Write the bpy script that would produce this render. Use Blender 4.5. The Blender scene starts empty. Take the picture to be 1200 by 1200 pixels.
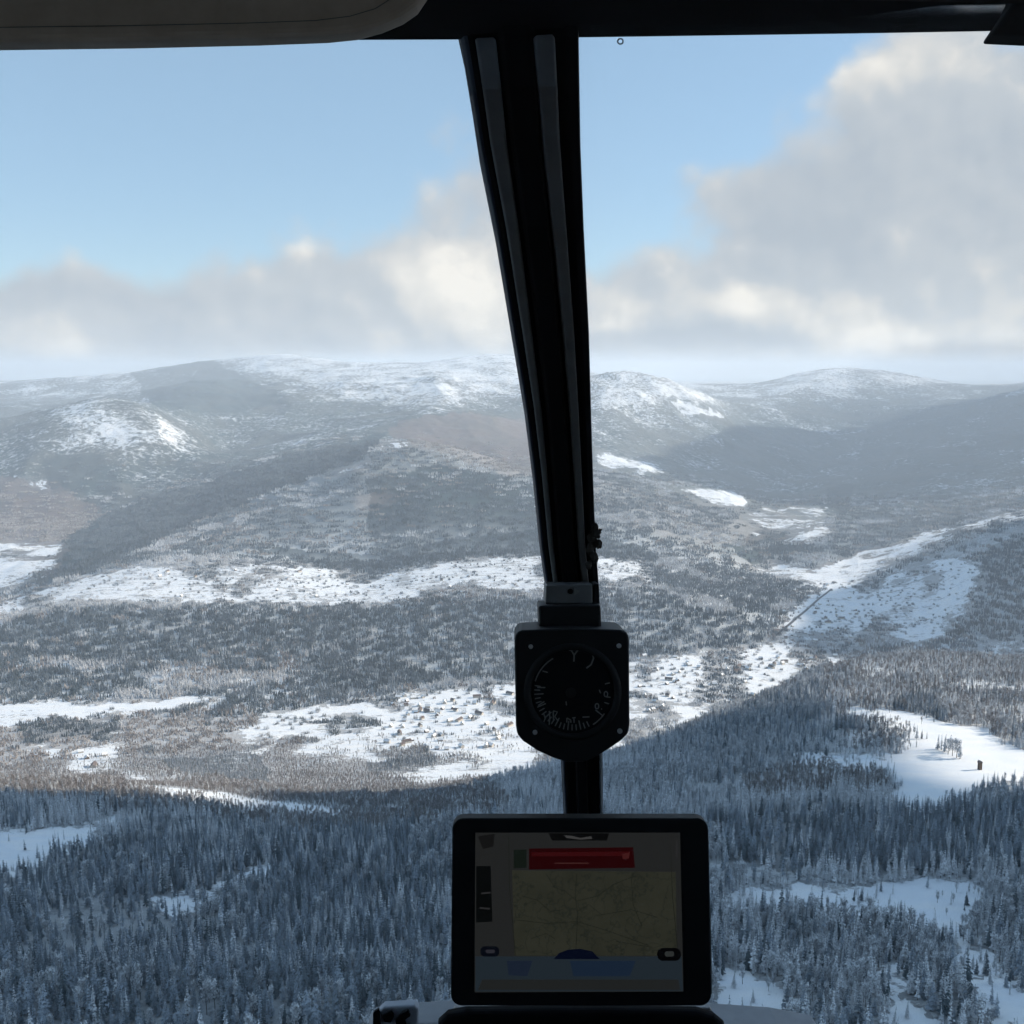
import bpy, math, random, numpy as np
from mathutils import Vector, Matrix
random.seed(7); rng = np.random.default_rng(11)
SC = bpy.context.scene; COL = SC.collection
PI = math.pi
# ------------------------------------------------------------------ camera numbers (photo is 1200 px square)
F = 1152.0; HOR = 430.0
PITCH = math.atan((600-HOR)/F); CP, SP = math.cos(PITCH), math.sin(PITCH)
def ray(u, v):
    xc = (u-600)/F; yc = -(v-600)/F
    return xc, CP+yc*SP, -SP+yc*CP
def P(u, v, d):
    """point seen at photo pixel u,v at distance d along the viewing axis"""
    x, y, z = ray(u, v); return Vector((x*d, y*d, z*d))
def project(x, y, z):
    d = y*CP - z*SP; d = np.where(d < 1e-3, 1e-3, d)
    up = y*SP + z*CP
    return 600+F*x/d, 600-F*up/d, d
SUN_AZ, SUN_EL = math.radians(76), math.radians(23)     # to the right of the view
SUN_DIR = Vector((math.sin(SUN_AZ)*math.cos(SUN_EL), math.cos(SUN_AZ)*math.cos(SUN_EL), math.sin(SUN_EL)))

# ------------------------------------------------------------------ noise
def _h(ix, iy, s):
    n = (ix.astype(np.int64)*374761393 + iy.astype(np.int64)*668265263 + s*974634777) & 0xffffffff
    n = ((n ^ (n >> 13))*1274126177) & 0xffffffff
    n = ((n ^ (n >> 15))*2246822519) & 0xffffffff
    return ((n ^ (n >> 16)) & 0xffffff)/float(0xffffff)
def vn(x, y, s=0):
    ix = np.floor(x); iy = np.floor(y); fx = x-ix; fy = y-iy
    fx = fx*fx*fx*(fx*(fx*6-15)+10); fy = fy*fy*fy*(fy*(fy*6-15)+10)
    a = _h(ix, iy, s); b = _h(ix+1, iy, s); c = _h(ix, iy+1, s); d = _h(ix+1, iy+1, s)
    return (a+(b-a)*fx)*(1-fy)+(c+(d-c)*fx)*fy
def fbm(x, y, s=0, o=5, g=.5):
    t = 0; a = 1; n = 0
    for k in range(o):
        xr = x*.8-y*.6; yr = x*.6+y*.8
        t = t+a*vn(x, y, s+k*17); n += a; a *= g; x = xr*2.03+11.3; y = yr*2.03+5.7
    return t/n
def ridged(x, y, s=0, o=5):
    t = 0; a = 1; n = 0
    for k in range(o):
        xr = x*.8-y*.6; yr = x*.6+y*.8
        t = t+a*(1-np.abs(2*vn(x, y, s+k*13)-1)); n += a; a *= .52; x = xr*2.07+3.1; y = yr*2.07+9.2
    return t/n
def sstep(a, b, x):
    t = np.clip((x-a)/(b-a), 0, 1); return t*t*(3-2*t)

# ------------------------------------------------------------------ terrain: control lines near -> far  (u, v, forward distance)
L = []
L.append([(u, 1700, 150) for u in (-300, 600, 1500)])
L.append([(-300,1200,480),(600,1200,480),(1500,1200,480)])
L.append([(-300,1120,620),(0,1120,620),(400,1125,620),(700,1110,620),(1200,1105,630),(1500,1105,630)])
L.append([(-300,1040,800),(0,1035,800),(200,1040,800),(400,1050,780),(600,1045,800),(800,1010,800),(1000,1000,800),(1200,1000,800),(1500,1000,800)])
L.append([(-300,975,1020),(0,970,1020),(200,975,1000),(400,990,980),(600,965,1010),(740,930,1080),(850,900,1180),(1000,850,1330),(1200,848,1360),(1500,846,1400)])
L.append([(-300,925,1300),(0,925,1300),(200,930,1300),(400,955,1230),(550,935,1300),(650,905,1400),(740,882,1500),(850,840,1650),(920,808,1780),(1000,776,1900),(1060,769,1960),(1200,773,2000),(1500,765,2000)])
L.append([(-300,893,2100),(0,892,2100),(300,893,2100),(500,885,2150),(700,868,2300),(850,862,2420),(1000,850,2560),(1200,850,2650),(1500,850,2650)])
L.append([(-300,797,2850),(0,795,2850),(300,800,2820),(500,798,2850),(600,790,2920),(700,777,3050),(800,766,3150),(900,757,3300),(1000,752,3400),(1200,770,3100),(1500,770,3100)])
L.append([(-300,720,3550),(0,716,3600),(100,706,3620),(300,708,3600),(430,712,3580),(500,705,3600),(600,692,3700),(760,690,3720),(850,715,3620),(900,722,3650),(1000,722,3750),(1050,742,3500),(1100,738,3480),(1200,700,3450),(1500,640,3450)])
L.append([(-300,690,4300),(0,698,4250),(60,680,4300),(150,662,4400),(300,658,4400),(430,671,4350),(500,660,4400),(600,650,4500),(700,651,4500),(780,662,4400),(850,680,4250),(900,690,4200),(950,680,4400),(1010,683,4300),(1080,656,4400),(1130,640,4400),(1200,613,4400),(1500,560,4400)])
L.append([(-300,665,4700),(0,668,4750),(100,652,5000),(200,618,5600),(300,578,6000),(380,545,6300),(440,523,6500),(490,518,6500),(560,530,6400),(620,547,6300),(700,567,6100),(780,592,5800),(850,626,5400),(900,648,5200),(950,636,5350),(1000,630,5500),(1100,617,5600),(1200,598,5500),(1500,560,5500)])
L.append([(-300,610,6300),(0,618,6300),(100,612,6400),(200,582,6900),(300,548,7200),(400,526,7400),(480,533,7400),(560,550,7300),(620,556,7200),(700,558,7100),(780,574,6900),(850,590,6700),(900,600,6600),(950,600,6600),(1000,598,6700),(1100,588,6800),(1200,576,6800),(1500,530,6800)])
L.append([(-300,478,8800),(0,490,8800),(60,481,8900),(130,471,9000),(180,480,9000),(220,505,8900),(250,524,8800),(300,522,9000),(400,503,9200),(450,494,9200),(520,488,9200),(580,491,9200),(620,503,9000),(700,524,8900),(800,548,8800),(870,566,8700),(920,572,8600),(1000,560,8800),(1100,540,9000),(1200,520,9200),(1500,460,9200)])
L.append([(-300,505,10600),(0,505,10600),(130,492,10600),(200,470,10800),(300,474,10800),(400,470,10800),(500,470,10800),(600,475,10800),(700,484,10500),(800,508,10400),(900,535,10200),(980,548,10200),(1040,535,10400),(1100,512,10600),(1200,490,10800),(1500,440,10800)])
L.append([(-300,470,12200),(0,474,12200),(90,470,12200),(165,462,12200),(230,450,12200),(300,452,12200),(400,448,12200),(500,446,12200),(600,448,12200),(690,440,12200),(760,443,12200),(810,458,12200),(870,488,12000),(950,512,12000),(1010,510,12200),(1080,490,12200),(1150,470,12400),(1200,455,12400),(1500,425,12400)])
L.append([(-300,470,14000),(0,472,14000),(150,462,14000),(300,444,14000),(420,440,14000),(600,440,14000),(700,455,14000),(800,462,14000),(870,470,14000),(950,470,14000),(1000,472,14000),(1100,470,14000),(1200,462,14000),(1500,440,14000)])
L.append([(-300,440,16500),(-100,452,16500),(0,446,16500),(60,441,16500),(150,436,16500),(210,427,16500),(280,420,16500),(330,416,16500),(420,424,16500),(500,423,16500),(600,417,16500),(680,436,16500),(760,447,16500),(850,450,16500),(900,447,16500),(940,437,16500),(990,431,16500),(1050,436,16500),(1100,445,16500),(1160,450,16500),(1200,447,16500),(1300,432,16500),(1500,425,16500)])
PH1 = math.radians(40)
nf = 1180; ph_f = np.linspace(-PH1, PH1, nf)
ph_c = np.linspace(PH1, 2*PI-PH1, 130)[1:]
PHI = np.concatenate([ph_f, ph_c])            # closes on itself at 2pi-PH1 == -PH1
R_ = np.concatenate([np.geomspace(25, 420, 14)[:-1], np.geomspace(420, 17500, 900), np.geomspace(17500, 60000, 14)[1:]])
NL = len(L)
nodeR = np.zeros((len(PHI)-1, NL+3)); nodeZ = np.zeros_like(nodeR)
phw = ((PHI[:-1]+PI) % (2*PI))-PI
def smooth_interp(x, xp, fp):
    xp = np.array(xp); fp = np.array(fp); d = np.diff(fp)/np.diff(xp); m = np.zeros_like(fp)
    m[1:-1] = (d[:-1]*np.diff(xp)[1:]+d[1:]*np.diff(xp)[:-1])/(np.diff(xp)[1:]+np.diff(xp)[:-1])
    x = np.clip(x, xp[0], xp[-1]); i = np.clip(np.searchsorted(xp, x)-1, 0, len(xp)-2)
    h = xp[i+1]-xp[i]; t = (x-xp[i])/h
    return (2*t**3-3*t**2+1)*fp[i]+(t**3-2*t**2+t)*h*m[i]+(-2*t**3+3*t**2)*fp[i+1]+(t**3-t**2)*h*m[i+1]
for k, lay in enumerate(L):
    ph, yy, zz = [], [], []
    for (u, v, Y) in lay:
        x, y, z = ray(u, v); ph.append(math.atan2(x, y)); yy.append(Y); zz.append(Y*z/y)
    Yi = smooth_interp(phw, ph, yy); Zi = smooth_interp(phw, ph, zz)
    w = np.abs(phw) > ph[-1]
    cph = np.maximum(np.cos(phw), math.cos(max(ph)))
    nodeR[:, k+1] = Yi/cph; nodeZ[:, k+1] = Zi
    # behind the aircraft: ease to the mean so that the sheet closes
    back = sstep(math.radians(45), math.radians(150), np.abs(phw))
    nodeR[:, k+1] = nodeR[:, k+1]*(1-back)+np.mean(yy)*1.1*back
    nodeZ[:, k+1] = nodeZ[:, k+1]*(1-back)+np.mean(zz)*back
nodeR[:, 0] = 10; nodeZ[:, 0] = -420
nodeZ[:, 1] = -400
nodeR[:, -2] = 24000; nodeZ[:, -2] = -700
nodeR[:, -1] = 70000; nodeZ[:, -1] = -700
for k in range(1, NL+3): nodeR[:, k] = np.maximum(nodeR[:, k], nodeR[:, k-1]*1.03)
def pchip(xp, fp, x):
    h = np.diff(xp); d = np.diff(fp)/h; m = np.zeros_like(fp)
    w1 = 2*h[1:]+h[:-1]; w2 = h[1:]+2*h[:-1]
    ok = d[:-1]*d[1:] > 0
    m[1:-1][ok] = (w1[ok]+w2[ok])/(w1[ok]/d[:-1][ok]+w2[ok]/d[1:][ok])
    i = np.clip(np.searchsorted(xp, x)-1, 0, len(xp)-2); t = (x-xp[i])/h[i]; hh = h[i]
    return (2*t**3-3*t**2+1)*fp[i]+(t**3-2*t**2+t)*hh*m[i]+(-2*t**3+3*t**2)*fp[i+1]+(t**3-t**2)*hh*m[i+1]
Zg = np.stack([pchip(nodeR[j], nodeZ[j], R_) for j in range(len(PHI)-1)])     # [phi, r]
Xg = np.sin(PHI[:-1])[:, None]*R_[None, :]; Yg = np.cos(PHI[:-1])[:, None]*R_[None, :]
Rg = np.broadcast_to(R_[None, :], Xg.shape)
amp1 = np.interp(Rg, [400, 1300, 2000, 4300, 5200, 8000, 12000, 16500], [5, 6, 5, 9, 75, 125, 165, 70])
amp2 = np.interp(Rg, [400, 1300, 2000, 4300, 7000, 16500], [3, 3, 3, 4, 10, 16])
Zg = Zg + amp1*(ridged(Xg/1500+3, Yg/1500, 3)-.62) + amp1*.5*(fbm(Xg/480, Yg/480, 9)-.5) + amp2*(fbm(Xg/120, Yg/120, 5, 4)-.5)
LR = np.log(R_)
def ground_z(x, y):
    r = np.hypot(x, y); ph = np.arctan2(x, y)
    fi = (ph+PH1)/(2*PH1)*(nf-1); fi = np.clip(fi, 0, nf-1.001); i = fi.astype(int); a = fi-i
    fj = np.interp(np.log(r), LR, np.arange(len(R_))); fj = np.clip(fj, 0, len(R_)-1.001); j = fj.astype(int); b = fj-j
    return (Zg[i, j]*(1-a)+Zg[i+1, j]*a)*(1-b)+(Zg[i, j+1]*(1-a)+Zg[i+1, j+1]*a)*b

# ------------------------------------------------------------------ land cover: where the open fields lie
def inpoly(u, v, poly):
    px = [q[0] for q in poly]; py = [q[1] for q in poly]
    bb = np.nonzero((u >= min(px)) & (u <= max(px)) & (v >= min(py)) & (v <= max(py)))
    out = np.zeros(u.shape, bool)
    if len(bb[0]): out[bb] = inpoly_(u[bb], v[bb], poly)
    return out
def inpoly_(u, v, poly):
    c = np.zeros(u.shape, bool); n = len(poly); j = n-1
    for i in range(n):
        xi, yi = poly[i]; xj, yj = poly[j]
        if yi != yj:
            c ^= ((yi > v) != (yj > v)) & (u < (xj-xi)*(v-yi)/(yj-yi)+xi)
        j = i
    return c
FIELDS = [  # polygon, openness, range of ground distance it belongs to
 ([(985,828),(1060,833),(1150,853),(1200,876),(1290,900),(1290,930),(1200,916),(1140,926),(1085,955),(1045,942),(1040,905),(930,893),(915,884),(1050,886),(1060,862),(1058,852),(1000,845)], 1.0, (800,1700)),
 ([(845,1045),(920,1035),(1000,1040),(1080,1030),(1150,1035),(1160,1060),(1120,1082),(1090,1095),(1050,1082),(900,1062),(850,1062)], .85, (0,1200)),
 ([(1105,1075),(1140,1100),(1175,1140),(1230,1185),(1230,1260),(1165,1230),(1140,1160),(1110,1120)], .85, (0,1200)),
 ([(1030,1120),(1060,1130),(1085,1180),(1110,1260),(1050,1260),(1035,1180)], .8, (0,1200)),
 ([(840,1130),(890,1140),(925,1165),(920,1200),(860,1200),(835,1180)], .85, (0,1200)),
 ([(-60,978),(60,970),(112,965),(106,992),(60,1000),(45,1024),(-60,1030)], .95, (0,1200)),
 ([(118,955),(150,953),(180,962),(150,970),(120,966)], .8, (0,1200)),
 ([(172,1036),(205,1050),(250,1040),(270,1020),(325,1008),(335,1018),(262,1050),(205,1085),(190,1070)], .7, (0,1200)),
 ([(-60,824),(160,820),(215,812),(262,816),(190,832),(100,837),(40,848),(-60,856)], 1.0, (1500,3500)),
 ([(20,878),(60,870),(135,874),(122,905),(80,912),(30,900)], .8, (1500,3500)),
 ([(132,903),(180,908),(235,922),(310,932),(412,948),(400,960),(300,952),(200,934),(150,924)], .85, (1200,3500)),
 ([(285,868),(305,835),(400,822),(480,811),(600,800),(740,776),(860,758),(960,752),(1012,755),(1012,770),(960,788),(900,812),(850,836),(800,855),(740,878),(650,915),(560,925),(510,915),(600,890),(450,893),(380,884),(300,884)], .88, (1500,3700)),
 ([(-60,838),(300,836),(450,890),(560,903),(560,940),(420,935),(200,905),(-60,912)], .6, (1400,3500)),
 ([(640,545),(760,550),(870,585),(900,640),(800,640),(700,610)], .24, (4500,8500)),
 ([(440,905),(540,893),(640,885),(660,900),(600,918),(540,925)], .9, (1500,3500)),
 ([(-60,720),(40,690),(150,662),(300,658),(400,664),(430,674),(500,660),(600,650),(700,651),(760,656),(762,688),(700,692),(590,692),(550,695),(500,705),(430,712),(300,708),(200,707),(100,706),(0,722),(-60,745)], .80, (3400,4700)),
 ([(-60,632),(85,635),(62,664),(20,690),(-60,700)], .84, (3000,7000)),
 ([(895,757),(925,715),(955,690),(880,664),(905,655),(1000,680),(1012,700),(1012,757)], .88, (3200,5600)),
 ([(950,668),(1030,640),(1100,620),(1200,596),(1290,575),(1290,590),(1200,606),(1130,624),(1060,652),(1010,684),(960,684)], .86, (4000,6200)),
 ([(1008,700),(1030,680),(1085,655),(1125,650),(1155,665),(1140,700),(1115,745),(1060,757),(1010,745)], .84, (3200,5000)),
 ([(1140,760),(1165,748),(1200,752),(1290,756),(1290,775),(1140,775)], .9, (3000,5000)),
 ([(696,528),(740,535),(782,546),(770,556),(722,550),(696,541)], 1.0, (5000,9500)),
 ([(790,572),(830,570),(872,580),(880,592),(850,597),(820,584)], 1.0, (5000,9500)),
 ([(860,602),(920,592),(982,590),(975,612),(930,622),(868,630)], .72, (5000,9500)),
 ([(905,632),(980,612),(985,624),(940,640)], .85, (4500,7500)),
 ([(772,462),(822,474),(858,490),(800,489)], 1.0, (8500,13000)),
 ([(440,520),(470,514),(478,521),(450,524)], 1.0, (5000,7500)),
 ([(15,555),(45,563),(66,575),(60,577),(28,566)], 1.0, (5000,9500)),
 ([(385,556),(435,533),(440,538),(400,562)], .75, (5000,8500)),
 ([(415,577),(460,575),(462,592),(418,594)], .55, (4500,7500)),
]
BROWNS = [([(-60,560),(60,565),(120,600),(110,640),(85,640),(-60,640)], .9),
 ([(455,512),(470,490),(560,482),(640,500),(640,560),(600,556),(540,540)], .9),
 ([(-60,840),(300,830),(320,860),(450,890),(560,905),(600,950),(400,985),(200,955),(-60,930)], .75),
 ([(850,915),(960,895),(1030,905),(1030,925),(900,945)], .8),
 ([(985,860),(1060,855),(1060,880),(985,880)], .7),
 ([(985,765),(1290,765),(1290,860),(1150,850),(1050,825),(960,830)], .35),
 ([(180,760),(350,745),(360,790),(190,795)], .6)]
SPRUCE_AND_SHADE = [([(40,668),(110,608),(200,578),(300,545),(400,520),(452,510),(432,534),(360,560),(270,598),(190,630),(110,668),(50,690)], 1., 3500, 11000),  # left valley band: hillside shade painted in as dark spruce cover
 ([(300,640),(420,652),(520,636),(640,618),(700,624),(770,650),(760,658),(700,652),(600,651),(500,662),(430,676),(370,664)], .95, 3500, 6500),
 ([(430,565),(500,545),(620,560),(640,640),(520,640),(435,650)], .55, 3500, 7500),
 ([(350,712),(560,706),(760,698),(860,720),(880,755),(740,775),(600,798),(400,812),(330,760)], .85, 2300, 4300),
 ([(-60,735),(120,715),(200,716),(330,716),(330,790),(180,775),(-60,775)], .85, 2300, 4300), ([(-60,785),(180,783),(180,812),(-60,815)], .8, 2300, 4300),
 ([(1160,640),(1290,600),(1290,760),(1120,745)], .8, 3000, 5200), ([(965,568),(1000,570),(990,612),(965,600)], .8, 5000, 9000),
 ([(150,432),(250,424),(345,470),(280,482),(180,478)], .42, 9000, 18000), ([(850,640),(900,620),(960,640),(880,662)], .6, 3500, 9000),  # first patch: shade on the far-left range, painted as dark cover
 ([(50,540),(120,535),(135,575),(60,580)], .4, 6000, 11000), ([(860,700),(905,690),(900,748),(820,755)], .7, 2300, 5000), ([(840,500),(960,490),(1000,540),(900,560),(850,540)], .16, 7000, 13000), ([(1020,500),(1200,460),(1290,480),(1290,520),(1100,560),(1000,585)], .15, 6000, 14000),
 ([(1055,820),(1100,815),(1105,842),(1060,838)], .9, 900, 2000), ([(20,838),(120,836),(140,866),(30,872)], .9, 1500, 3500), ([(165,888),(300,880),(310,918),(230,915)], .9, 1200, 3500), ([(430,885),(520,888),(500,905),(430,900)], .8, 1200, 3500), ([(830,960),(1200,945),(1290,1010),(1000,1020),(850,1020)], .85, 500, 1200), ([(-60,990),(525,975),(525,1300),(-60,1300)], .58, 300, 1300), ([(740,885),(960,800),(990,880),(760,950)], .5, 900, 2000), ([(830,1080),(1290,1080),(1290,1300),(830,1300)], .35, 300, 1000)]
def conifer(u, v, r):  # spruce mask that also carries hillside shade painted into the land colour
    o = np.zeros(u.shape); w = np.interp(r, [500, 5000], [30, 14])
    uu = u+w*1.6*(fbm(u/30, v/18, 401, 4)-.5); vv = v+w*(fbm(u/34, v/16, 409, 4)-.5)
    for poly, k, r0, r1 in SPRUCE_AND_SHADE:
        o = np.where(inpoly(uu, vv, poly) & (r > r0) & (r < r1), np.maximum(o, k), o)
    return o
def cover(x, y, z):
    u, v, d = project(x, y, z); r = np.hypot(x, y)
    wob = np.interp(r, [400, 1500, 5000, 16000], [16, 9, 9, 9])
    sc = np.interp(r, [400, 1500, 5000, 16000], [18, 22, 13, 8])
    uu = u+wob*2*(fbm(u/sc/1.5, v/sc, 21, 3)-.5)*1.6; vv = v+wob*(fbm(u/sc/1.8, v/sc*1.5, 55, 3)-.5)*1.0
    front = y > 50
    ops = 0
    for sd, k1, k2 in ((0, 0, 0), (101, 1.0, .8), (202, -1.2, 1.0), (303, .5, -1.3), (404, -.5, -.7)):
        op = np.zeros(u.shape); ua = uu+k1*wob*1.1; va = vv+k2*wob*.3+wob*.7*(fbm(u/sc*2, v/sc*3, 300+sd, 2)-.5)
        for poly, w, (r0, r1) in FIELDS:
            m = inpoly(ua, va, poly) & front & (r > r0) & (r < r1*1.15)
            op = np.where(m, np.maximum(op, w), op)
        ops = ops+op/5
    op = ops
    pat = fbm(x/np.interp(r, [1500, 5000], [90, 190]), y/np.interp(r, [1500, 5000], [55, 130]), 88, 4)
    op = np.where((op < .97) & (r > 1400), op*np.clip(.78+.36*sstep(.32, .52, pat), 0, 1.1), op)
    op = np.where((r < 1250) & (v > 965), op*(.75+.5*sstep(.34, .56, fbm(x/26, y/26, 89, 4))), op)
    br = np.zeros(u.shape)
    for poly, w in BROWNS:
        m = inpoly(uu+8*(fbm(u/40, v/20, 77)-.5), vv+14*(fbm(u/30, v/16, 91)-.5), poly) & front
        br = np.where(m, np.maximum(br, w), br)
    return op, br, u, v, r

# ------------------------------------------------------------------ node helpers
def new_mat(name):
    m = bpy.data.materials.new(name); m.use_nodes = True
    nt = m.node_tree; nt.nodes.clear(); return m, nt
class NB:
    def __init__(s, nt): s.nt = nt
    def n(s, t, **kw):
        nd = s.nt.nodes.new(t)
        for k, v in kw.items(): setattr(nd, k, v)
        return nd
    def link(s, a, b): s.nt.links.new(a, b)
    def put(s, sock, v):
        if isinstance(v, bpy.types.NodeSocket): s.nt.links.new(v, sock)
        elif v is not None: sock.default_value = v
    def m(s, op, a, b=None, c=None, clamp=False):
        nd = s.n('ShaderNodeMath', operation=op, use_clamp=clamp)
        s.put(nd.inputs[0], a)
        if b is not None: s.put(nd.inputs[1], b)
        if c is not None: s.put(nd.inputs[2], c)
        return nd.outputs[0]
    def mix(s, f, a, b):
        nd = s.n('ShaderNodeMix', data_type='RGBA'); s.put(nd.inputs[0], f)
        s.put(nd.inputs[6], a if isinstance(a, bpy.types.NodeSocket) else (*a, 1)); s.put(nd.inputs[7], b if isinstance(b, bpy.types.NodeSocket) else (*b, 1))
        return nd.outputs[2]
    def noise(s, vec, scale, detail=4, rough=.55, dist=0, out=0):
        nd = s.n('ShaderNodeTexNoise'); s.put(nd.inputs['Vector'], vec); nd.inputs['Scale'].default_value = scale
        nd.inputs['Detail'].default_value = detail; nd.inputs['Roughness'].default_value = rough; nd.inputs['Distortion'].default_value = dist
        return nd.outputs[out]
    def ss(s, a, b, x):
        nd = s.n('ShaderNodeMapRange', interpolation_type='SMOOTHSTEP'); s.put(nd.inputs[0], x)
        s.put(nd.inputs[1], a); s.put(nd.inputs[2], b); return nd.outputs[0]
    def attr(s, name, out='Fac'):
        nd = s.n('ShaderNodeAttribute'); nd.attribute_name = name; return nd.outputs[out]
    def bsdf(s, col, rough=.8, spec=.3, metal=0, normal=None):
        b = s.n('ShaderNodeBsdfPrincipled'); s.put(b.inputs['Base Color'], col if isinstance(col, bpy.types.NodeSocket) else (*col, 1))
        s.put(b.inputs['Roughness'], rough); b.inputs['Specular IOR Level'].default_value = spec; b.inputs['Metallic'].default_value = metal
        if normal: s.link(normal, b.inputs['Normal'])
        o = s.n('ShaderNodeOutputMaterial'); s.link(b.outputs[0], o.inputs[0]); return b
    def bump(s, h, strength, dist):
        nd = s.n('ShaderNodeBump'); nd.inputs['Strength'].default_value = strength; nd.inputs['Distance'].default_value = dist
        s.link(h, nd.inputs['Height']); return nd.outputs[0]

def tag(o, label=None, cat=None, group=None, kind=None):
    if label: o['label'] = label
    if cat: o['category'] = cat
    if group: o['group'] = group
    if kind: o['kind'] = kind
    return o
def mesh_from(name, verts, faces, mats=None, smooth=False, mi=None):
    me = bpy.data.meshes.new(name); me.from_pydata([tuple(v) for v in verts], [], faces)
    for m in (mats or []): me.materials.append(m)
    if mi is not None: me.polygons.foreach_set('material_index', mi)
    if smooth: me.polygons.foreach_set('use_smooth', [True]*len(me.polygons))
    me.update(); return me
def obj(name, me, parent=None):
    o = bpy.data.objects.new(name, me); COL.objects.link(o)
    if parent: o.parent = parent
    return o
def empty(name, loc=(0, 0, 0), rz=0):
    o = bpy.data.objects.new(name, None); COL.objects.link(o); o.location = loc; o.rotation_euler = (0, 0, rz); o.empty_display_size = .2; return o

# ------------------------------------------------------------------ materials of the land
def ground_material():
    m, nt = new_mat('snowy_ground'); b = NB(nt)
    pos = b.n('ShaderNodeNewGeometry').outputs['Position']
    op = b.attr('open'); br = b.attr('brown'); conif_shade = b.attr('conifer'); far = b.attr('far'); thin = b.attr('thin')
    # streaks of hedges and scrub across the fields
    mp = b.n('ShaderNodeMapping'); b.link(pos, mp.inputs[0]); mp.inputs['Scale'].default_value = (.45, 1, 1); mp.inputs['Rotation'].default_value = (0, 0, .12)
    hed = b.noise(mp.outputs[0], .018, 6, .68, .6)
    spk = b.noise(pos, .07, 3, .7)
    fine = b.noise(pos, .35, 2, .6)
    ln_ = b.n('ShaderNodeVectorMath', operation='LENGTH'); b.link(pos, ln_.inputs[0]); near = b.m('SUBTRACT', 1.0, b.ss(1300.0, 2000.0, ln_.outputs['Value']))
    isop_ = b.ss(.1, .3, op)
    thr = b.m('ADD', b.m('ADD', b.m('MULTIPLY', op, .40), .20), b.m('MULTIPLY', near, .16))                       # open ground keeps most of its snow
    s_ = b.m('ADD', b.m('ADD', b.m('MULTIPLY', hed, .55), b.m('MULTIPLY', spk, .35)), b.m('MULTIPLY', fine, .1))
    snow_f = b.m('SUBTRACT', 1.0, b.ss(b.m('SUBTRACT', thr, .035), b.m('ADD', thr, .035), s_))
    # far hillsides: woods and heath with snow between
    t2 = b.m('ADD', b.m('MULTIPLY', conif_shade, -.17), b.m('SUBTRACT', b.m('ADD', .455, b.m('MULTIPLY', thin, .15)), b.m('MULTIPLY', br, .08)))
    far_s = b.noise(pos, .024, 6, .8)
    patch = b.noise(pos, .0022, 5, .6, .4)
    fs = b.m('ADD', b.m('MULTIPLY', far_s, .72), b.m('MULTIPLY', patch, .38))
    far_snow = b.m('SUBTRACT', 1.0, b.ss(b.m('SUBTRACT', t2, .05), b.m('ADD', t2, .07), fs))
    floor_s = b.m('MULTIPLY', b.ss(.24, .50, b.m('ADD', b.m('MULTIPLY', spk, .6), b.m('MULTIPLY', fine, .4))), b.m('SUBTRACT', b.m('SUBTRACT', b.m('SUBTRACT', .88, b.m('MULTIPLY', near, .24)), b.m('MULTIPLY', b.ss(4300.0, 5400.0, ln_.outputs['Value']), .62)), b.m('MULTIPLY', conif_shade, .45)))
    wood_snow = b.m('ADD', b.m('MULTIPLY', far_snow, far), b.m('MULTIPLY', floor_s, b.m('SUBTRACT', 1.0, far)))
    edge = b.m('ADD', b.m('MULTIPLY', b.m('SUBTRACT', spk, .5), 2.0), b.m('MULTIPLY', b.m('SUBTRACT', hed, .5), 1.2))
    isop = b.ss(.30, .42, b.m('ADD', op, edge))
    snow_f = b.m('MAXIMUM', snow_f, b.m('MULTIPLY', floor_s, .5))
    snow = b.m('ADD', b.m('MULTIPLY', snow_f, isop), b.m('MULTIPLY', wood_snow, b.m('SUBTRACT', 1.0, isop)), clamp=True)
    dark = b.mix(br, (.040, .062, .064), (.14, .108, .10))
    dark = b.mix(b.m('MULTIPLY', b.ss(.45, .6, patch), .45), dark, (.12, .115, .105))
    dark = b.mix(conif_shade, dark, (.012, .034, .042))  # dark tone for spruce woods and for the painted hillside shade
    dark = b.mix(b.m('MULTIPLY', b.m('MULTIPLY', isop_, b.m('SUBTRACT', 1.0, far)), .7), dark, (.125, .105, .095))
    dark = b.mix(b.m('MULTIPLY', near, .8), dark, (.11, .105, .10))
    drift = b.noise(mp.outputs[0], .05, 4, .5)
    white = b.mix(b.ss(.35, .7, drift), (.72, .755, .80), (.80, .805, .81))
    col = b.mix(snow, dark, white)
    hgt = b.m('ADD', b.m('MULTIPLY', b.m('SUBTRACT', 1.0, snow), 1.0), b.m('MULTIPLY', drift, .3))
    b.bsdf(col, .85, .15, normal=b.bump(hgt, .6, 6.0))
    return m
gm = ground_material()
nP, nR = Zg.shape
idx = np.arange(nP*nR).reshape(nP, nR)
verts = np.stack([Xg, Yg, Zg], -1).reshape(-1, 3)
i0 = idx; i1 = np.roll(idx, -1, axis=0)
quads = np.stack([i0[:, :-1], i1[:, :-1], i1[:, 1:], i0[:, 1:]], -1).reshape(-1, 4)
quads = quads[:, ::-1]
me = bpy.data.meshes.new('ground')
me.vertices.add(len(verts)+1); vv = np.vstack([verts, [[0, 0, -420]]]); me.vertices.foreach_set('co', vv.astype(np.float32).ravel())
cap = np.stack([idx[:, 0], np.full(nP, len(verts)), np.roll(idx[:, 0], -1)], -1)[:, ::-1]
loops = np.concatenate([quads.ravel(), cap.ravel()])
me.loops.add(len(loops)); me.loops.foreach_set('vertex_index', loops.astype(np.int32))
npoly = len(quads)+len(cap)
me.polygons.add(npoly)
ls = np.concatenate([np.arange(len(quads))*4, len(quads)*4+np.arange(len(cap))*3])
me.polygons.foreach_set('loop_start', ls.astype(np.int32))
me.polygons.foreach_set('use_smooth', np.ones(npoly, bool))
me.update(calc_edges=True); me.validate()
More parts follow.
